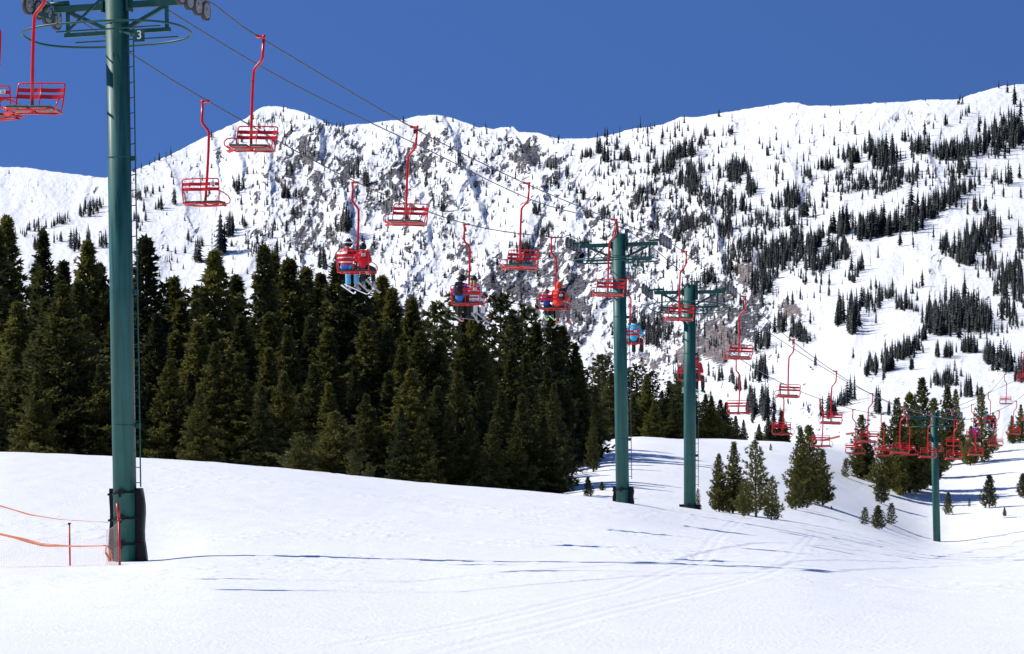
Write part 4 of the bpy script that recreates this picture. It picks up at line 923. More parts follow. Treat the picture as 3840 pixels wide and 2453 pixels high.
# --- towers
def make_tower(n, ub, vb, ut, vt, v_up, v_low, v_wheelL, ring_pitch, rad, hold=False, lad=True, top_ext=0):
    Y = A_C/((ub-CX)/F-MLINE); sc = F/Y
    base = at(ub, vb, Y); top = at(ut, vt, Y)
    if hasattr(ground_z, '__call__'): base.z = min(base.z, on_ground(ub, Y).z)
    Hh = (top-base).length+top_ext
    e = empty('lift_tower', base); lean = math.atan((ut-ub)/(vb-vt))
    e.rotation_euler = (Matrix.Rotation(lean, 3, 'Y') @ Matrix.Rotation(YAW, 3, 'Z')).to_euler()
    tag(e, {3: 'big green lift tower numbered 3 with a ladder and black pads at the left', 4: 'green lift tower with a 4 on its sign, left one of the middle pair',
            5: 'green lift tower with a 5 on its sign, right one of the middle pair', 6: 'thin far green lift tower on the slope at the right', 7: 'lift tower crossarm just cut by the right picture edge'}[n], 'lift tower', 'green towers of the chairlift')
    zu = (vb-v_up)/sc; zl = (vb-v_low)/sc
    p = MB(); p.tube([(0, 0, -.4), (0, 0, Hh)], rad, 40)
    for k in range(1, 9):
        z = k*Hh/4.4+.1 if k < 5 else 99
        if z < Hh: p.tube([(0, 0, z-.012), (0, 0, z+.012)], rad+.006, 40, cap=False)
    p.build('pole', M_GREEN, e)
    c = MB(); a = 1.52
    c.box((0, 0, zu), (2*a, .13, .15))
    for sx in (-1, 1):
        c.box((sx*(rad+.04), 0, zu), (.05, .3, .28))
        for sy in (1,):
            yy = 0
            c.beam((sx*1.2, yy, zl), (sx*1.2, yy, zu-.065), .07, .07)
            c.beam((sx*.12, 0, zl+.03), (sx*1.13, 0, zu-.09), .09, .08)
        c.tube([(sx*(a-.35), 0, zu+.135), (sx*(a+.25), 0, zu+.135)], .05, 10)
    c.box((0, 0, zl), (2.55, .10, .09))
    c.beam((-.9, -rad-.3, zl+.05), (.02, -rad-.02, zu+.35), .07, .05)
    c.build('crossarm', M_GREEN2, e)
    r = MB(); pr = []
    for k in range(48):
        t = 2*math.pi*k/48; ct, st = math.cos(t), math.sin(t)
        x = (1.93 if n == 3 else 1.65)*math.copysign(abs(ct)**.85, ct); y = 1.12*math.copysign(abs(st)**.75, st)
        pr.append(Vector((x-(.26 if n == 3 else .1), y*math.cos(ring_pitch), zl-.02-y*math.sin(ring_pitch))))
    r.tube(pr, .026, 8, closed=True)
    for y in (-.5, .5):
        r.beam((-1.25, y*math.cos(ring_pitch), zl-.04-y*math.sin(ring_pitch)), (1.25, y*math.cos(ring_pitch), zl-.04-y*math.sin(ring_pitch)), .04, .03)
    r.build('catwalk_ring', M_GREEN2, e)
    # sheave trains on both arm ends
    for sx in (-1, 1):
        uu = (A_L if sx < 0 else A_R)
        xw = sx*1.80
        s = MB(); zc = zu+(-.04 if n == 3 else .06)
        slope = {3: -.10, 4: -.05, 5: -.12, 6: 0.0, 7: .15}[n]
        s.tube([(sx*(a+.2), 0, zu+.13), (xw, 0, zc)], .06, 10); s.beam((xw, -.55, zc-slope*-.55), (xw, .55, zc+slope*.55), .07, .12)
        s.box((xw, -.55, zc+.05), (.05, .25, .09)); s.box((xw, .55, zc+.05), (.05, .25, .09))
        for yy in (-.7, -.25, .25, .7): s.box((xw-sx*.1, yy, zc+.2+slope*yy), (.02, .03, .28))
        so_ = s.build('sheave_frame', M_GREEN2, e)
        for yy in (-.72, -.24, .24, .72):
            w = MB(); cc = Vector((xw+sx*.03, yy, zc+slope*yy+(.0 if not hold else .1)))
            w.disc(cc, (1, 0, 0), .225, .085, 26); 
            wo = w.build('sheave_wheel', M_RUBBER, so_)
            h = MB(); h.disc(cc, (1, 0, 0), .175, .105, 24); h.disc(cc, (1, 0, 0), .06, .14, 12)
            for q in range(6):
                t = q*math.pi/3; h.disc(cc+Vector((0, math.cos(t)*.12, math.sin(t)*.12)), (1, 0, 0), .022, .115, 8)
            h.build('wheel_hub', M_STEEL, wo)
    # cable saddle plate at the pole top
    q = MB(); q.box((rad+.05, 0, Hh-.25), (.09, .16, .8)); q.tube([(rad+.1, -.1, Hh+.12), (rad+.1, .1, Hh+.12)], .06, 10); q.build('cable_saddle', M_GREEN2, e)
    # number sign
    if n < 7:
        g = MB(); sx0 = .80
        g.beam((.18, -rad, zl-.02), (sx0-.02, -.585, zl-.2), .045, .045)
        zz = zl-.19
        g.build('sign_bracket', M_GREEN2, e)
        s = MB(); s.box((sx0, -.61, zz), (.245, .012, .285)); s_o = s.build('number_sign', M_GREEN2, e)
        s_o.rotation_euler = (0, 0, 0)
        m = text_mesh(str(n), .27, .003); m.materials.append(M_WHITE); t = ob('number', m, s_o)
        t.location = (sx0, -.62, zz); t.rotation_euler = (R(90), 0, 0)
    if lad:
        l = MB(); xl = rad+.04
        z0 = 1.7 if n == 3 else .9
        for dx, yy in ((.345, .10), (.06, .34)):
            l.beam((dx, yy, z0), (dx, yy, zl+.3), .022, .03)
        z = z0+.1
        while z < zl+.2:
            l.beam((.06, .34, z), (.345, .10, z), .02, .02); z += .345
        for k in range(1, 6):
            z = k*Hh/4.4+.1-.02
            if z < zl: l.box((.30, .10, z), (.11, .07, .11))
        l.build('ladder', M_GREEN, e)
    return e, Y
tw3, Y3 = make_tower(3, 472, 2113, 437, -60, 22, 122, 40, R(6), .262, top_ext=.2)
tw4, Y4 = make_tower(4, 2335, 1880, 2320, 877, 913, 969, 890, R(2), .255)
tw5, Y5 = make_tower(5, 2587, 1905, 2586, 1068, 1095, 1151, 1080, R(11), .255)
tw6, Y6 = make_tower(6, 3514, 2048, 3502, 1548, 1568, 1598, 1540, R(0), .255, hold=True, lad=False)
tw7, Y7 = make_tower(7, 3905, 1700, 3903, 1300, 1345, 1385, 1330, R(0), .25, lad=False)

# pads strapped round the tower feet
def pads(tower, h, hw, flare, straps):
    for sx in (-1, 1):
        m = MB(); r0 = .262; n = 14; rows = 9
        prof = []
        a0, a1 = (R(-12), R(88)) if sx > 0 else (R(180+4), R(92))
        base = 0
        for k in range(rows+1):
            z = -.05+(h+.05)*k/rows
            for side in (0, 1):
                for j in range(n+1):
                    t = a0+(a1-a0)*j/n
                    puff = .035*math.sin(math.pi*k/rows)+.02*math.sin(9*k/rows+sx)+.012*math.sin(17*j/n)
                    rr = r0+.015 if side == 0 else r0+.015+(hw[0] if sx < 0 else hw[1])+puff+flare*max(0, .35-k/rows)
                    m.v.append(Vector((rr*math.cos(t), rr*math.sin(t), z)))
        w = 2*(n+1)
        for k in range(rows):
            for j in range(n):
                o = k*w+j; m.f.append((o, o+1, o+w+1, o+w)); m.sm.append(True)
                o = k*w+n+1+j; m.f.append((o, o+w, o+w+1, o+1)); m.sm.append(True)
            for j in (0, n):
                o = k*w+j; m.f.append((o, o+n+1, o+n+1+w, o+w)); m.sm.append(False)
        for k in (0, rows):
            for j in range(n):
                o = k*w+j; m.f.append((o, o+n+1, o+n+2, o+1)); m.sm.append(False)
        m.build('foot_pad', M_BLACK, tower)
    for z in straps:
        s = MB(); pr = []
        for k in range(33):
            t = R(-200)+R(200+50)*k/32; rr = .262+.016+(.11 if abs(math.cos(t)) > .96 else 0)
            pr.append(Vector((rr*math.cos(t), rr*math.sin(t), z+.03*math.cos(t)+.012*math.sin(3*t))))
        for i in range(32):
            a, b = pr[i], pr[i+1]; s.beam(a, b, .012, .045)
        s.box((.05, -.292, z+.03), (.14, .03, .08), Matrix.Rotation(.3, 3, 'Y')); s.box((.0, -.29, z-.03), (.05, .02, .13), Matrix.Rotation(-.25, 3, 'Y'))
        s.build('strap', M_BLACK, tower)
pads(tw3, 1.68, (.07, .14), .16, (.42, 1.0, 1.58))
pads(tw4, .62, (.07, .13), .05, (.5,))
pads(tw5, .16, (.16, .16), .05, (.1,))

# --- fence beside the foot of tower 3
def pole_thing(u, v0, v1, Y, r, label, sleeve):
    a = at(u, v0, Y); b = at(u+4, v1, Y); e = empty('fence_pole', b, label, 'pole')
    m = MB(); m.tube([(0, 0, -.3), a-b], r, 12); m.build('shaft', M_REDPOLE, e)
    k = MB(); k.tube([(a-b)*.985, (a-b)*1.0+Vector((0, 0, .02))], r*1.7, 12); k.build('cap', M_BLACK if sleeve == 0 else M_REDPOLE, e)
    return e
pole_thing(260, 1964, 2142, 61.6, .020, 'thin dark red fence pole standing alone left of the big tower', 0)
e = pole_thing(446, 1948, 2118, 60.9, .026, 'bright red fence pole holding the net in front of tower 3', 1)
m = MB(); m.tube([at(440, 1888, 60.9)-e.location, at(446, 1952, 60.9)-e.location], .032, 12); m.build('handle', M_REDPOLE, e)
def net(name, u0, u1, vt, vb, Y, step, r, mat, label):
    # knotted net of thin cords between two edges given in photo pixels
    m = MB(); n = int((u1-u0)/step)
    for i in range(n+1):
        u = u0+(u1-u0)*i/n; m.tube([at(u, vt(u), Y(u)), at(u, vb(u), Y(u))], r, 3, cap=False)
    k = int(abs(vb(u1)-vt(u1))/step)
    for j in range(k+1):
        P = []
        for i in range(0, 25):
            u = u0+(u1-u0)*i/24; P.append(at(u, vt(u)+(vb(u)-vt(u))*j/k, Y(u)))
        m.tube(P, r*(1.0 if 0 < j < k else 2.2), 3, cap=False)
    o = m.build(name, mat); tag(o, label, 'net')
net('safety_net', 398, 449, lambda u: 1990-(u-398)*.75+6*math.sin((u-398)/51*3.14), lambda u: 2124-(u-398)*.08, lambda u: 61.2-(u-398)*.006, 6.2, .0034, M_NET, 'grey cord net hanging from the red pole at the foot of tower 3')
net('safety_net', -300, 398, lambda u: 2000+25*math.sin((u-260)/138*3.14) if u > 260 else 2000+30*math.sin((u+120)/380*3.14) if u > -120 else 2000, lambda u: 2128+.02*(398-u), lambda u: 61.4+.002*(398-u)*0, 9.5, .0011, M_ORANGE, 'nearly invisible fine pink net running left from the foot of tower 3')
def ribbon(pts, w, label):
    V = []; Fc = []; n = 0; b = MB(); N_ = 40
    us_ = [p[0] for p in pts]; vs_ = [p[1] for p in pts]; ws_ = [p[2] for p in pts]
    for i in range(N_+1):
        u = us_[0]+(us_[-1]-us_[0])*i/N_; v = np.interp(u, us_, vs_); ww = np.interp(u, us_, ws_)
        tw = .6*math.sin(i*.55); Yr = 60.9+.002*(400-u)
        p = at(u, v, Yr); d = Vector((0, math.sin(tw), math.cos(tw)))*ww/168/2
        b.v += [p-d, p+d]
    for i in range(N_): b.f.append((2*i, 2*i+2, 2*i+3, 2*i+1)); b.sm.append(True)
    o = b.build('ribbon', M_ORANGE); sm = o.modifiers.new('s', 'SOLIDIFY'); sm.thickness = .002
    tag(o, label, 'ribbon')
ribbon([(-300,1850,5),(0,1897,6),(110,1930,6),(230,1949,2.5),(405,1959,2)], 0, 'upper thin orange ribbon sagging from the left edge to the tower foot')
ribbon([(-300,1930,12),(0,2003,9),(80,2022,14),(160,2044,13),(280,2049,6),(400,2046,5)], 0, 'lower wide orange ribbon sagging from the left edge to the net')
k = MB(); rr = random.Random(4); p = at(400, 2044, 60.85)
for i in range(5):
    q = [p]; 
    for j in range(6): q.append(q[-1]+Vector((rr.uniform(-.03, .05), rr.uniform(-.01, .01), -.06)))
    k.tube(q, .012, 5)
o = k.build('ribbon_knot', M_ORANGE); tag(o, 'orange ribbon end knotted and dangling on the grey net', 'ribbon')
# far orange fence and the little skier behind the chairs
b = MB()
for (u0, v0, u1, v1) in [(3085,1652,3150,1636),(3172,1628,3205,1624),(3215,1618,3240,1613),(3290,1628,3320,1638)]:
    Yf = 285; b.beam(at(u0, v0, Yf), at(u1, v1, Yf), .02, .22)
o = b.build('tape_fence', M_ORANGE); tag(o, 'bits of orange fence tape far behind the row of chairs', 'fence')

# ------------------------------------------------------------------ people on the chairs
def cloth(name, col, rough=.75, var=.18): return paint(name, col, rough, var, 10, bump=.3)
M_SKIN = paint('skin', (.52, .30, .22), .5, .06)
def capsules(name, caps, mat, parent, vox=.016, stripes=None, smooth=4):
    """union of tapered limbs remeshed into one continuous surface"""
    b = MB()
    for cp in caps:
        p, r0, q, r1 = cp[:4]; p, q = Vector(p), Vector(q); fl = cp[4] if len(cp) > 4 else 1.0
        d = (q-p); L_ = d.length
        if L_ < 1e-4: b.ball(p, r0, 12); continue
        d /= L_; pts = []; rs = []
        for k in range(4): a = (k+.35)/4*math.pi/2; pts.append(p-d*r0*math.cos(a)); rs.append(r0*math.sin(a))
        for k in range(4): a = math.pi/2-(k+.0)/4*math.pi/2; pts.append(q+d*r1*math.cos(a)); rs.append(max(.002, r1*math.sin(a)))
        b.tube(pts, rs, 12, flat=fl)
    m = b.mesh('tmp', mat); o = bpy.data.objects.new(name, m); C.objects.link(o)
    r = o.modifiers.new('r', 'REMESH'); r.mode = 'VOXEL'; r.voxel_size = vox
    s = o.modifiers.new('s', 'SMOOTH'); s.iterations = smooth; s.factor = .5
    dg = bpy.context.evaluated_depsgraph_get(); m2 = bpy.data.meshes.new_from_object(o.evaluated_get(dg))
    m2.polygons.foreach_set('use_smooth', np.ones(len(m2.polygons), dtype=bool)); m2.name = name
    o.modifiers.clear(); o.data = m2; bpy.data.meshes.remove(m); o.parent = parent
    if stripes:
        for mt in stripes[0]: m2.materials.append(mt)
        for p in m2.polygons: p.material_index = stripes[1](p.center)
    return o

def rider(chair, x, spec):
    """seated in chair space (x right, y forward, origin at the grip); spec holds clothing colours and pose"""
    k = spec.get('size', 1.0); e = empty('person', (0, 0, 0), spec['label'], 'person')
    sw = chair.rotation_euler.x
    M = Matrix.Translation(chair.location) @ chair.rotation_euler.to_matrix().to_4x4()
    e.matrix_world = M @ Matrix.Translation((x, 0, ZS+.03)); e.rotation_euler = chair.rotation_euler
    ln = spec.get('lean', 0.0); fw = spec.get('fwd', .0); tn = spec.get('turn', 0.0)
    hip = Vector((0, -.10, .11*k)); chest = Vector((ln*.6, -.13+fw*.6, .40*k)); neck = Vector((ln, -.12+fw, .60*k)); head = neck+Vector((ln*.25+.0, .03, .16*k))
    hd = Matrix.Rotation(tn, 3, 'Z')
    sh = [neck+Vector((s*.17*k, 0, -.06*k)) for s in (-1, 1)]
    arm = spec.get('arms', 'lap')
    el, ha = [], []
    for i, s in enumerate((-1, 1)):
        if arm == 'out' or (isinstance(arm, tuple) and arm[i]): el.append(sh[i]+Vector((s*.13, .03, -.25*k))); ha.append(el[-1]+Vector((s*.02, .22*k, -.02)))
        else: el.append(sh[i]+Vector((s*.08, .02, -.27*k))); ha.append(el[-1]+Vector((-s*.08, .24*k, .03)))
    kn, an, toe = [], [], []
    sp = spec.get('knee', (.10, .10)); sd = spec.get('shin', (0, 0))
    for i, s in enumerate((-1, 1)):
        kn.append(Vector((s*sp[i]*1.2, .34*k, .05*k))); an.append(kn[-1]+Vector((sd[i]*.4, .03, -.45*k)))
    # ski / boot direction
    skd = [Vector(d).normalized() for d in spec['skis']]
    # body: one continuous surface with head, face, ears and hands
    caps = [(hip, .13*k, chest, .13*k), (chest, .13*k, neck-Vector((0, 0, .05)), .10*k), (neck-Vector((0, 0, .06)), .055*k, neck+Vector((0, 0, .07*k)), .05*k),
            (head, .088*k, head+Vector((0, .0, .035*k)), .092*k), (head+hd@Vector((0, .07, -.05))*k, .05*k, head+hd@Vector((0, .06, -.03))*k, .06*k),
            (head+hd@Vector((0, .085, .0))*k, .014*k, head+hd@Vector((0, .107, -.025))*k, .015*k)]
    for s in (-1, 1): caps += [(head+hd@Vector((s*.092, 0, -.01))*k, .014*k, head+hd@Vector((s*.097, -.005, .02))*k, .016*k)]
    for i, s in enumerate((-1, 1)):
        caps += [(sh[i], .055*k, el[i], .043*k), (el[i], .042*k, ha[i], .030*k), (hip+Vector((s*.08*k, 0, 0)), .085*k, kn[i], .06*k), (kn[i], .055*k, an[i], .038*k), (an[i], .04*k, an[i]+skd[i]*.14*k+Vector((0, 0, -.06*k)), .03*k)]
    capsules('body', caps, M_SKIN, e, .018)
    # gloves with four bent fingers and a thumb
    for i, s in enumerate((-1, 1)):
        f = (ha[i]-el[i]).normalized(); xx, yy = frame_of(f); g = [(ha[i], .036*k, ha[i]+f*.07*k, .040*k, .6)]
        for j in range(4):
            o_ = (j-1.5)*.021*k; p0 = ha[i]+f*.085*k+xx*o_; p1 = p0+f*(.035, .042, .040, .030)[j]*k-yy*.012*k; p2 = p1+f*.018*k-yy*.028*k
            g += [(p0, .0125*k, p1, .012*k), (p1, .012*k, p2, .011*k)]
        t0 = ha[i]+f*.03*k-xx*s*.035*k; g += [(t0, .014*k, t0+f*.05*k-xx*s*.022*k-yy*.015*k, .012*k)]
        capsules('glove', g, spec['glove'], e, .009, smooth=2)
    # jacket
    bulk = spec.get('bulk', 1.08)
    jc = [(hip+Vector((0, 0, .02)), .165*k*bulk, chest, .165*k*bulk), (chest, .165*k*bulk, neck-Vector((0, 0, .07*k)), .125*k), (neck-Vector((0, .0, .05*k)), .085*k, neck+Vector((0, 0, .02*k)), .072*k), (sh[0], .085*k, sh[1], .085*k)]
    for i in (0, 1): jc += [(sh[i], .082*k, el[i], .066*k), (el[i], .066*k, ha[i]-(ha[i]-el[i])*.06, .050*k)]
    if spec.get('hood'): jc += [(neck+Vector((-.06*k, -.07, -.01)), .055*k, neck+Vector((.06*k, -.07, -.01)), .055*k)]
    if spec.get('hoodup'): jc += [(head+Vector((0, -.015, .0)), .118*k, head+Vector((0, -.01, .03)), .115*k), (neck, .09*k, head, .11*k)]
    capsules('jacket', jc, spec['jacket'], e, .017, spec.get('stripes'))
    # trousers
    tr = [(hip-Vector((.07*k, 0, .015)), .125*k, hip+Vector((.07*k, 0, -.015)), .125*k)]
    for i, s in enumerate((-1, 1)): tr += [(hip+Vector((s*.085*k, 0, -.01)), .108*k, kn[i], .085*k), (kn[i], .085*k, an[i]+Vector((0, 0, .06*k)), .082*k)]
    capsules('trousers', tr, spec['pants'], e, .018)
    for i in (0, 1):
        d = skd[i]; a = an[i]
        heel = a-Vector((0, 0, .09*k))-d*.05*k
        capsules('boot', [(a+Vector((0, 0, .05*k)), .075*k, a-Vector((0, 0, .05*k)), .062*k), (heel, .052*k, heel+d*.22*k, .045*k)], spec['boot'], e, .014, smooth=2)
    if spec.get('hoodup') is None:
        h = capsules('helmet', [(head+hd@Vector((0, -.01, .03))*k, .118*k, head+hd@Vector((0, .012, .055))*k, .112*k), (head+Vector((.07*k, 0, -.02)), .055*k, head+Vector((.07*k, 0, 0)), .06*k), (head+Vector((-.07*k, 0, -.02)), .055*k, head+Vector((-.07*k, 0, 0)), .06*k)], spec.get('helmet', MH_BLACK), e, .013)
        g = MB(); pr = [head+hd@Vector((.124*math.cos(t), .124*math.sin(t), .035))*k for t in [2*math.pi*q/20 for q in range(20)]]
        pr2 = pr+[pr[0]]
        for q in range(20): g.beam(pr2[q], pr2[q+1], .008*k, .034*k)
        g.box(head+hd@Vector((0, .115, .015))*k, (.17*k, .04*k, .085*k), hd); g.build('goggles', spec.get('goggle', MH_BLACK), e)
    if spec.get('scarf'):
        capsules('scarf', [(neck+Vector((-.06, -.03, .04)), .06, neck+Vector((.06, -.03, .04)), .06)], spec['scarf'], e, .014)
    if spec.get('hair'):
        capsules('hair', [(head+Vector((-.04, -.08, -.05)), .045, neck+Vector((-.05, -.11, -.05)), .03), (head+Vector((.04, -.08, -.05)), .045, neck+Vector((.06, -.11, -.04)), .035)], spec['hair'], e, .012)
    if spec.get('pack'):
        pk = bpy.data.objects; c = chest+Vector((spec.get('packx', 0), -.21, .03))
        T = M @ Matrix.Translation((x, 0, ZS+.03)); be = empty('backpack', (0, 0, 0), spec['pack'], 'backpack'); be.matrix_world = T; be.rotation_euler = chair.rotation_euler
        capsules('bag', [(c+Vector((-.07, 0, -.17)), .085, c+Vector((.07, 0, -.17)), .085), (c+Vector((-.07, 0, .16)), .075, c+Vector((.07, 0, .16)), .075), (c+Vector((-.07, 0, -.17)), .085, c+Vector((-.07, 0, .16)), .075), (c+Vector((.07, 0, -.17)), .085, c+Vector((.07, 0, .16)), .075), (c+Vector((0, -.05, -.1)), .07, c+Vector((0, -.05, .02)), .07)], MH_BLACK, be, .016)
        for s in (-1, 1):
            st = MB(); st.tube([c+Vector((s*.09, .05, .18)), neck+Vector((s*.10, .03, .03)), chest+Vector((s*.11, .17, .05)), c+Vector((s*.12, .08, -.14))], .014, 6); st.build('shoulder_strap', MH_BLACK, be)
    bpy.context.view_layer.update()
    # skis: things of their own, clamped under the boots
    for i in (0, 1):
        L_ = .92*spec.get('ski_len', 1.55)*spec.get('size', 1.0); d = skd[i]; c = an[i]-Vector((0, 0, .15*k))
        so_ = empty('ski', (0, 0, 0), spec['ski_label'] % ('left', 'right')[i], 'ski', 'skis of the chair riders')
        so_.matrix_world = M @ Matrix.Translation((x, 0, ZS+.03)); so_.rotation_euler = chair.rotation_euler
        xx, yy = frame_of(d); b = MB(); N_ = 26; roll = spec.get('roll', 0.0)
        xx, yy = xx*math.cos(roll)+yy*math.sin(roll), yy*math.cos(roll)-xx*math.sin(roll)
        for q in range(N_+1):
            t = q/N_; s_ = -.46*L_+L_*t; w = .036-.010*math.sin(math.pi*min(1, max(0, (t-.03)/.9)))
            if t > .93: w *= math.sqrt(max(.05, 1-((t-.93)/.075)**2))
            lift = .12*max(0, (t-.87)/.13)**2*.9+.02*max(0, (.05-t)/.05)
            p = c+d*s_+yy*lift
            for (aa, bb) in ((-w, -.006), (w, -.006), (w, .006), (-w, .006)): b.v.append(p+xx*aa+yy*bb)
            if q:
                o_ = (q-1)*4
                for z in range(4): b.f.append((o_+z, o_+(z+1) % 4, o_+4+(z+1) % 4, o_+4+z)); b.sm.append(False)
        b.f.append((3, 2, 1, 0)); b.sm.append(False); e_ = 4*N_; b.f.append((e_, e_+1, e_+2, e_+3)); b.sm.append(False)
        blade = b.build('blade', spec['ski'], so_)
        if spec.get('tip'):
            blade.data.materials.append(spec['tip'])
            for p_ in blade.data.polygons:
                if (p_.center-c).dot(d) > .44*L_: p_.material_index = 1
        b = MB(); b.beam(c-d*.16*k+yy*.02, c-d*.07*k+yy*.02, .05, .045); b.beam(c+d*.13*k+yy*.02, c+d*.21*k+yy*.02, .055, .035); b.build('binding', MH_BLACK, so_)
    if spec.get('poles'):
        for (a_, b_, lab) in spec['poles']:
            pe = empty('ski_pole', (0, 0, 0), lab, 'ski pole'); pe.matrix_world = M @ Matrix.Translation((x, 0, ZS+.03)); pe.rotation_euler = chair.rotation_euler
            a_, b_ = Vector(a_), Vector(b_); q = MB(); q.tube([a_, b_], [.009, .006], 6); q.build('shaft', spec.get('polemat', MH_BLACK), pe)
            q = MB(); q.tube([a_, a_+(b_-a_).normalized()*.13], .017, 8); q.build('handle', MH_BLACK, pe)
            q = MB(); bc = a_.lerp(b_, .93); q.tube([bc+frame_of(b_-a_)[0]*.05*math.cos(t)+frame_of(b_-a_)[1]*.05*math.sin(t) for t in [2*math.pi*w/14 for w in range(14)]], .009, 5, closed=True); q.build('basket', spec.get('basket', MH_BLACK), pe)
    return e
MH_BLACK = paint('black_gear', (.010, .010, .012), .45, .25, 12, spec=.3)
MC = {k: cloth(k+'_cloth', c) for k, c in dict(red=(.58, .012, .02), white=(.80, .80, .80), blue=(.02, .15, .55), sky=(.12, .52, .78), cyan=(.03, .48, .72), orange=(.85, .045, .02), black=(.012, .012, .014),
      grey=(.16, .16, .165), purple=(.07, .03, .30), teal=(.01, .14, .14), green=(.05, .55, .12), ivory=(.78, .76, .80), pink=(.75, .08, .13), navy=(.012, .05, .24)).items()}
M_SKIW = paint('ski_white_red', (.78, .74, .76), .35, .06, 5); M_SKIG = paint('ski_grey', (.22, .225, .25), .3, .2, 6); M_SKIR = paint('ski_tip_red', (.7, .03, .02), .3)
M_SKIL = paint('ski_lime', (.42, .72, .30), .35, .1); M_BOOTG = paint('boot_grey', (.25, .26, .30), .35, .3, 12); M_BOOTO = paint('boot_orange', (.50, .09, .03), .35, .3, 12); M_BOOTW = paint('boot_white', (.62, .66, .75), .35, .1, 12)
M_HAIR = paint('blond_hair', (.42, .24, .08), .6, .3, 30)
def st_red(c):
    z = c.z
    return 2 if z < .12 else 0 if z < .19 else 1 if z < .29 else 0 if z < .33 else 1 if z < .41 else 0 if z < .45 else 1 if (z < .58 and c.x < .07) else 0
def st_stripe(c): return [0, 1, 2, 1, 3][int((c.z+.2)/.033) % 5] if c.z < .5 else 4
c20, c19, c18, c17, c16, c6, c7 = [chairs['L%d' % i] for i in (2, 3, 4, 5, 6, 15, 16)]
rider(c20, -.27, dict(label='rider in a red, white and blue jacket with light blue trousers on chair 20', jacket=MC['red'], stripes=([MC['white'], MC['blue']], st_red), pants=MC['sky'], boot=M_BOOTG, glove=MC['black'], helmet=MH_BLACK, goggle=MC['white'], ski=M_SKIW, tip=None,
     skis=[(-.02, .98, -.12), (.26, .93, -.16)], lean=.03, turn=-.5, hood=True, size=1.0, knee=(.09, .13), ski_label='white and pink %s ski of the rider in light blue trousers on chair 20', ski_len=1.4))
rider(c20, .26, dict(label='smaller rider all in red and black on the right of chair 20', jacket=MC['red'], pants=MC['black'], boot=M_BOOTG, glove=MC['black'], helmet=MH_BLACK, ski=M_SKIG, skis=[(.02, .93, -.2), (.12, .9, -.3)], size=.86, roll=.5, lean=-.02, knee=(.12, .14),
     ski_label='grey %s ski of the smaller rider in red on chair 20', ski_len=1.35))
rider(c19, -.24, dict(label='rider in a bright blue jacket and black trousers on the left of chair 19', jacket=MC['blue'], pants=MC['black'], boot=MH_BLACK, glove=MC['black'], ski=M_SKIG, tip=M_SKIR, skis=[(-.12, .98, -.05), (.66, .74, -.07)], size=1.0, lean=.03, arms=(1, 0), hood=True,
     pack='black backpack on the rider in the bright blue jacket on chair 19', knee=(.16, .14), ski_label='grey red-tipped %s ski of the rider in bright blue on chair 19', ski_len=1.65))
rider(c19, .25, dict(label='rider in a striped jacket, pink collar and white trousers on chair 19', jacket=MC['black'], stripes=([MC['ivory'], MC['grey'], MC['pink'], MC['ivory']], st_stripe), pants=MC['ivory'], boot=M_BOOTG, glove=MC['black'], ski=M_SKIG, skis=[(-.06, .92, -.24), (.12, .92, -.26)], size=.95, scarf=MC['pink'], hair=M_HAIR,
     lean=-.02, knee=(.08, .14), roll=.4, ski_label='grey %s ski of the rider in white trousers on chair 19', ski_len=1.35))
rider(c18, -.27, dict(label='child in a blue puffer jacket on the left of chair 18', jacket=MC['navy'], pants=MC['black'], boot=M_BOOTG, glove=MC['black'], ski=M_SKIL, skis=[(-.04, .95, -.12), (.04, .95, -.14)], size=.72, bulk=1.1, knee=(.12, .10), hood=True, ski_label='short lime green %s ski of the child on chair 18', ski_len=1.2))
rider(c18, .17, dict(label='rider in an orange red jacket leaning over on chair 18', jacket=MC['orange'], pants=MC['grey'], boot=M_BOOTO, glove=MC['black'], ski=M_SKIG, skis=[(-.5, .8, -.24), (.28, .86, -.24)], size=1.05, bulk=1.15, hoodup=True, lean=.0, fwd=.08, arms=(0, 1), knee=(.12, .22), ski_label='grey %s ski of the rider in orange red on chair 18', ski_len=1.35,
     pack='big black bag on the right shoulder of the rider in orange red on chair 18', packx=.20))
rider(c17, .24, dict(label='rider in a light blue jacket and black trousers right of the pole of tower 4', jacket=MC['cyan'], pants=MC['black'], boot=M_BOOTW, glove=MC['black'], ski=M_SKIW, skis=[(.0, .97, -.05), (.25, .9, -.05)], size=1.08, hood=True, arms=(0, 1), lean=-.02, knee=(.12, .16), ski_label='white %s ski of the rider in light blue',
     poles=[((.24, .22, .24), (.95, .75, -.28), 'upper one of the two ski poles of the rider in light blue'), ((.26, .18, .22), (.74, .9, -.34), 'lower one of the two ski poles of the rider in light blue')]))
rider(c16, -.27, dict(label='rider in black with a red collar left of the pole of tower 5', jacket=MC['black'], pants=MC['black'], boot=M_BOOTG, glove=MC['black'], ski=M_SKIG, skis=[(-.3, .9, -.1), (.2, .9, -.3)], size=1.0, scarf=MC['red'], lean=.05, knee=(.10, .10), ski_label='grey %s ski of the rider left of the pole of tower 5', ski_len=1.3,
     poles=[((-.30, .1, .12), (-.42, -.5, .05), 'ski pole with green rings left of the pole of tower 5')], basket=MC['green'], polemat=MC['green']))
rider(c16, .30, dict(label='rider in a red and black jacket right of the pole of tower 5', jacket=MC['red'], stripes=([MC['black']], lambda c: 1 if abs(c.x) < .14 and c.z < .5 else 0), pants=MC['black'], boot=MH_BLACK, glove=MC['black'], ski=M_SKIL, skis=[(.05, .95, -.08), (.24, .92, -.13)], size=1.1, helmet=MC['red'], knee=(.08, .16), ski_label='pale green %s ski of the rider right of the pole of tower 5', ski_len=1.7))
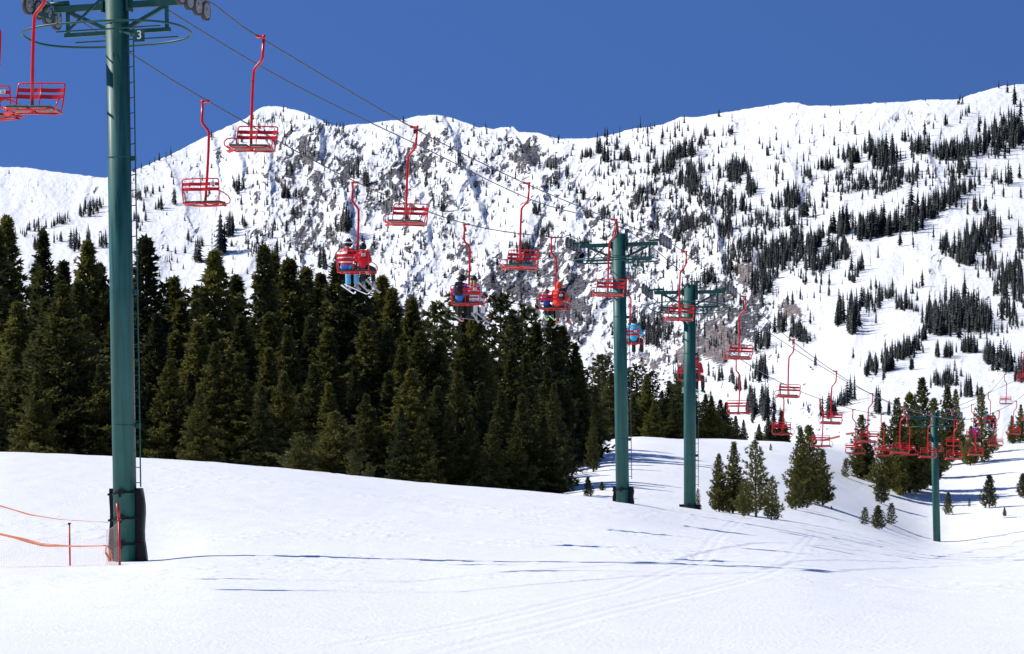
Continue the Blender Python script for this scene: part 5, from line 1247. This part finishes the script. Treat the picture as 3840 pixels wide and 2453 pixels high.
rider(c6, .22, dict(label='rider in a purple jacket with orange boots on the far chair right of tower 6', jacket=MC['purple'], pants=MC['black'], boot=M_BOOTO, glove=MC['black'], ski=M_SKIG, skis=[(.1, 1, -.1), (.15, 1, -.12)], size=1.1, knee=(.22, .14), ski_label='%s ski of the far rider in purple'))
rider(c7, -.26, dict(label='far rider in a teal jacket, left of the two beyond tower 6', jacket=MC['teal'], pants=MC['grey'], boot=MH_BLACK, glove=MC['black'], ski=M_SKIW, skis=[(.1, 1, -.1), (.3, 1, -.12)], size=1.05, helmet=MC['teal'], knee=(.12, .12), ski_label='white %s ski of the far rider in teal'))
rider(c7, .26, dict(label='far rider in black with a green helmet, right of the two beyond tower 6', jacket=MC['black'], pants=MC['black'], boot=MH_BLACK, glove=MC['black'], ski=M_SKIG, skis=[(.1, 1, -.1), (.3, 1, -.12)], size=.95, helmet=MC['green'], knee=(.12, .12), ski_label='%s ski of the far rider with the green helmet'))

# skier standing on the far slope behind the chairs
def standing(u, v, Y, jacket, pants, label, h=1.0):
    g = at(u, v, Y); e = empty('person', g, label, 'person')
    hip, neck, head = Vector((0, 0, .9)), Vector((.05, -.05, 1.45)), Vector((.07, -.07, 1.62))
    caps = [(hip, .13, neck, .11), (neck, .05, head, .05), (head, .09, head+Vector((0, 0, .03)), .09)]
    jc = [(hip, .17, neck-Vector((0, 0, .1)), .16)]; tr = [(hip, .15, hip+Vector((0, 0, -.02)), .15)]
    for s in (-1, 1):
        sh_ = neck+Vector((s*.18, 0, -.08)); el = sh_+Vector((s*.12, -.05, -.26)); hn = el+Vector((s*.02, -.22, -.05)); kn = hip+Vector((s*.11, -.08, -.45)); ft = Vector((s*.12, 0, .06))
        caps += [(sh_, .055, el, .042), (el, .042, hn, .03), (hip+Vector((s*.08, 0, 0)), .085, kn, .06), (kn, .055, ft, .04), (ft, .04, ft+Vector((0, -.14, -.02)), .035)]
        jc += [(sh_, .08, el, .065), (el, .065, hn, .05)]; tr += [(hip+Vector((s*.08, 0, 0)), .11, kn, .085), (kn, .085, ft+Vector((0, 0, .1)), .08)]
    capsules('body', caps, M_SKIN, e, .03); capsules('jacket', jc, jacket, e, .03); capsules('trousers', tr, pants, e, .03)
    capsules('helmet', [(head, .115, head+Vector((0, 0, .05)), .11)], MH_BLACK, e, .03)
Ys = depth_at(3306, 1652, 230)
standing(3306, 1652, Ys, MC['black'], MC['black'], 'tiny skier in black behind the row of chairs, between two pines')
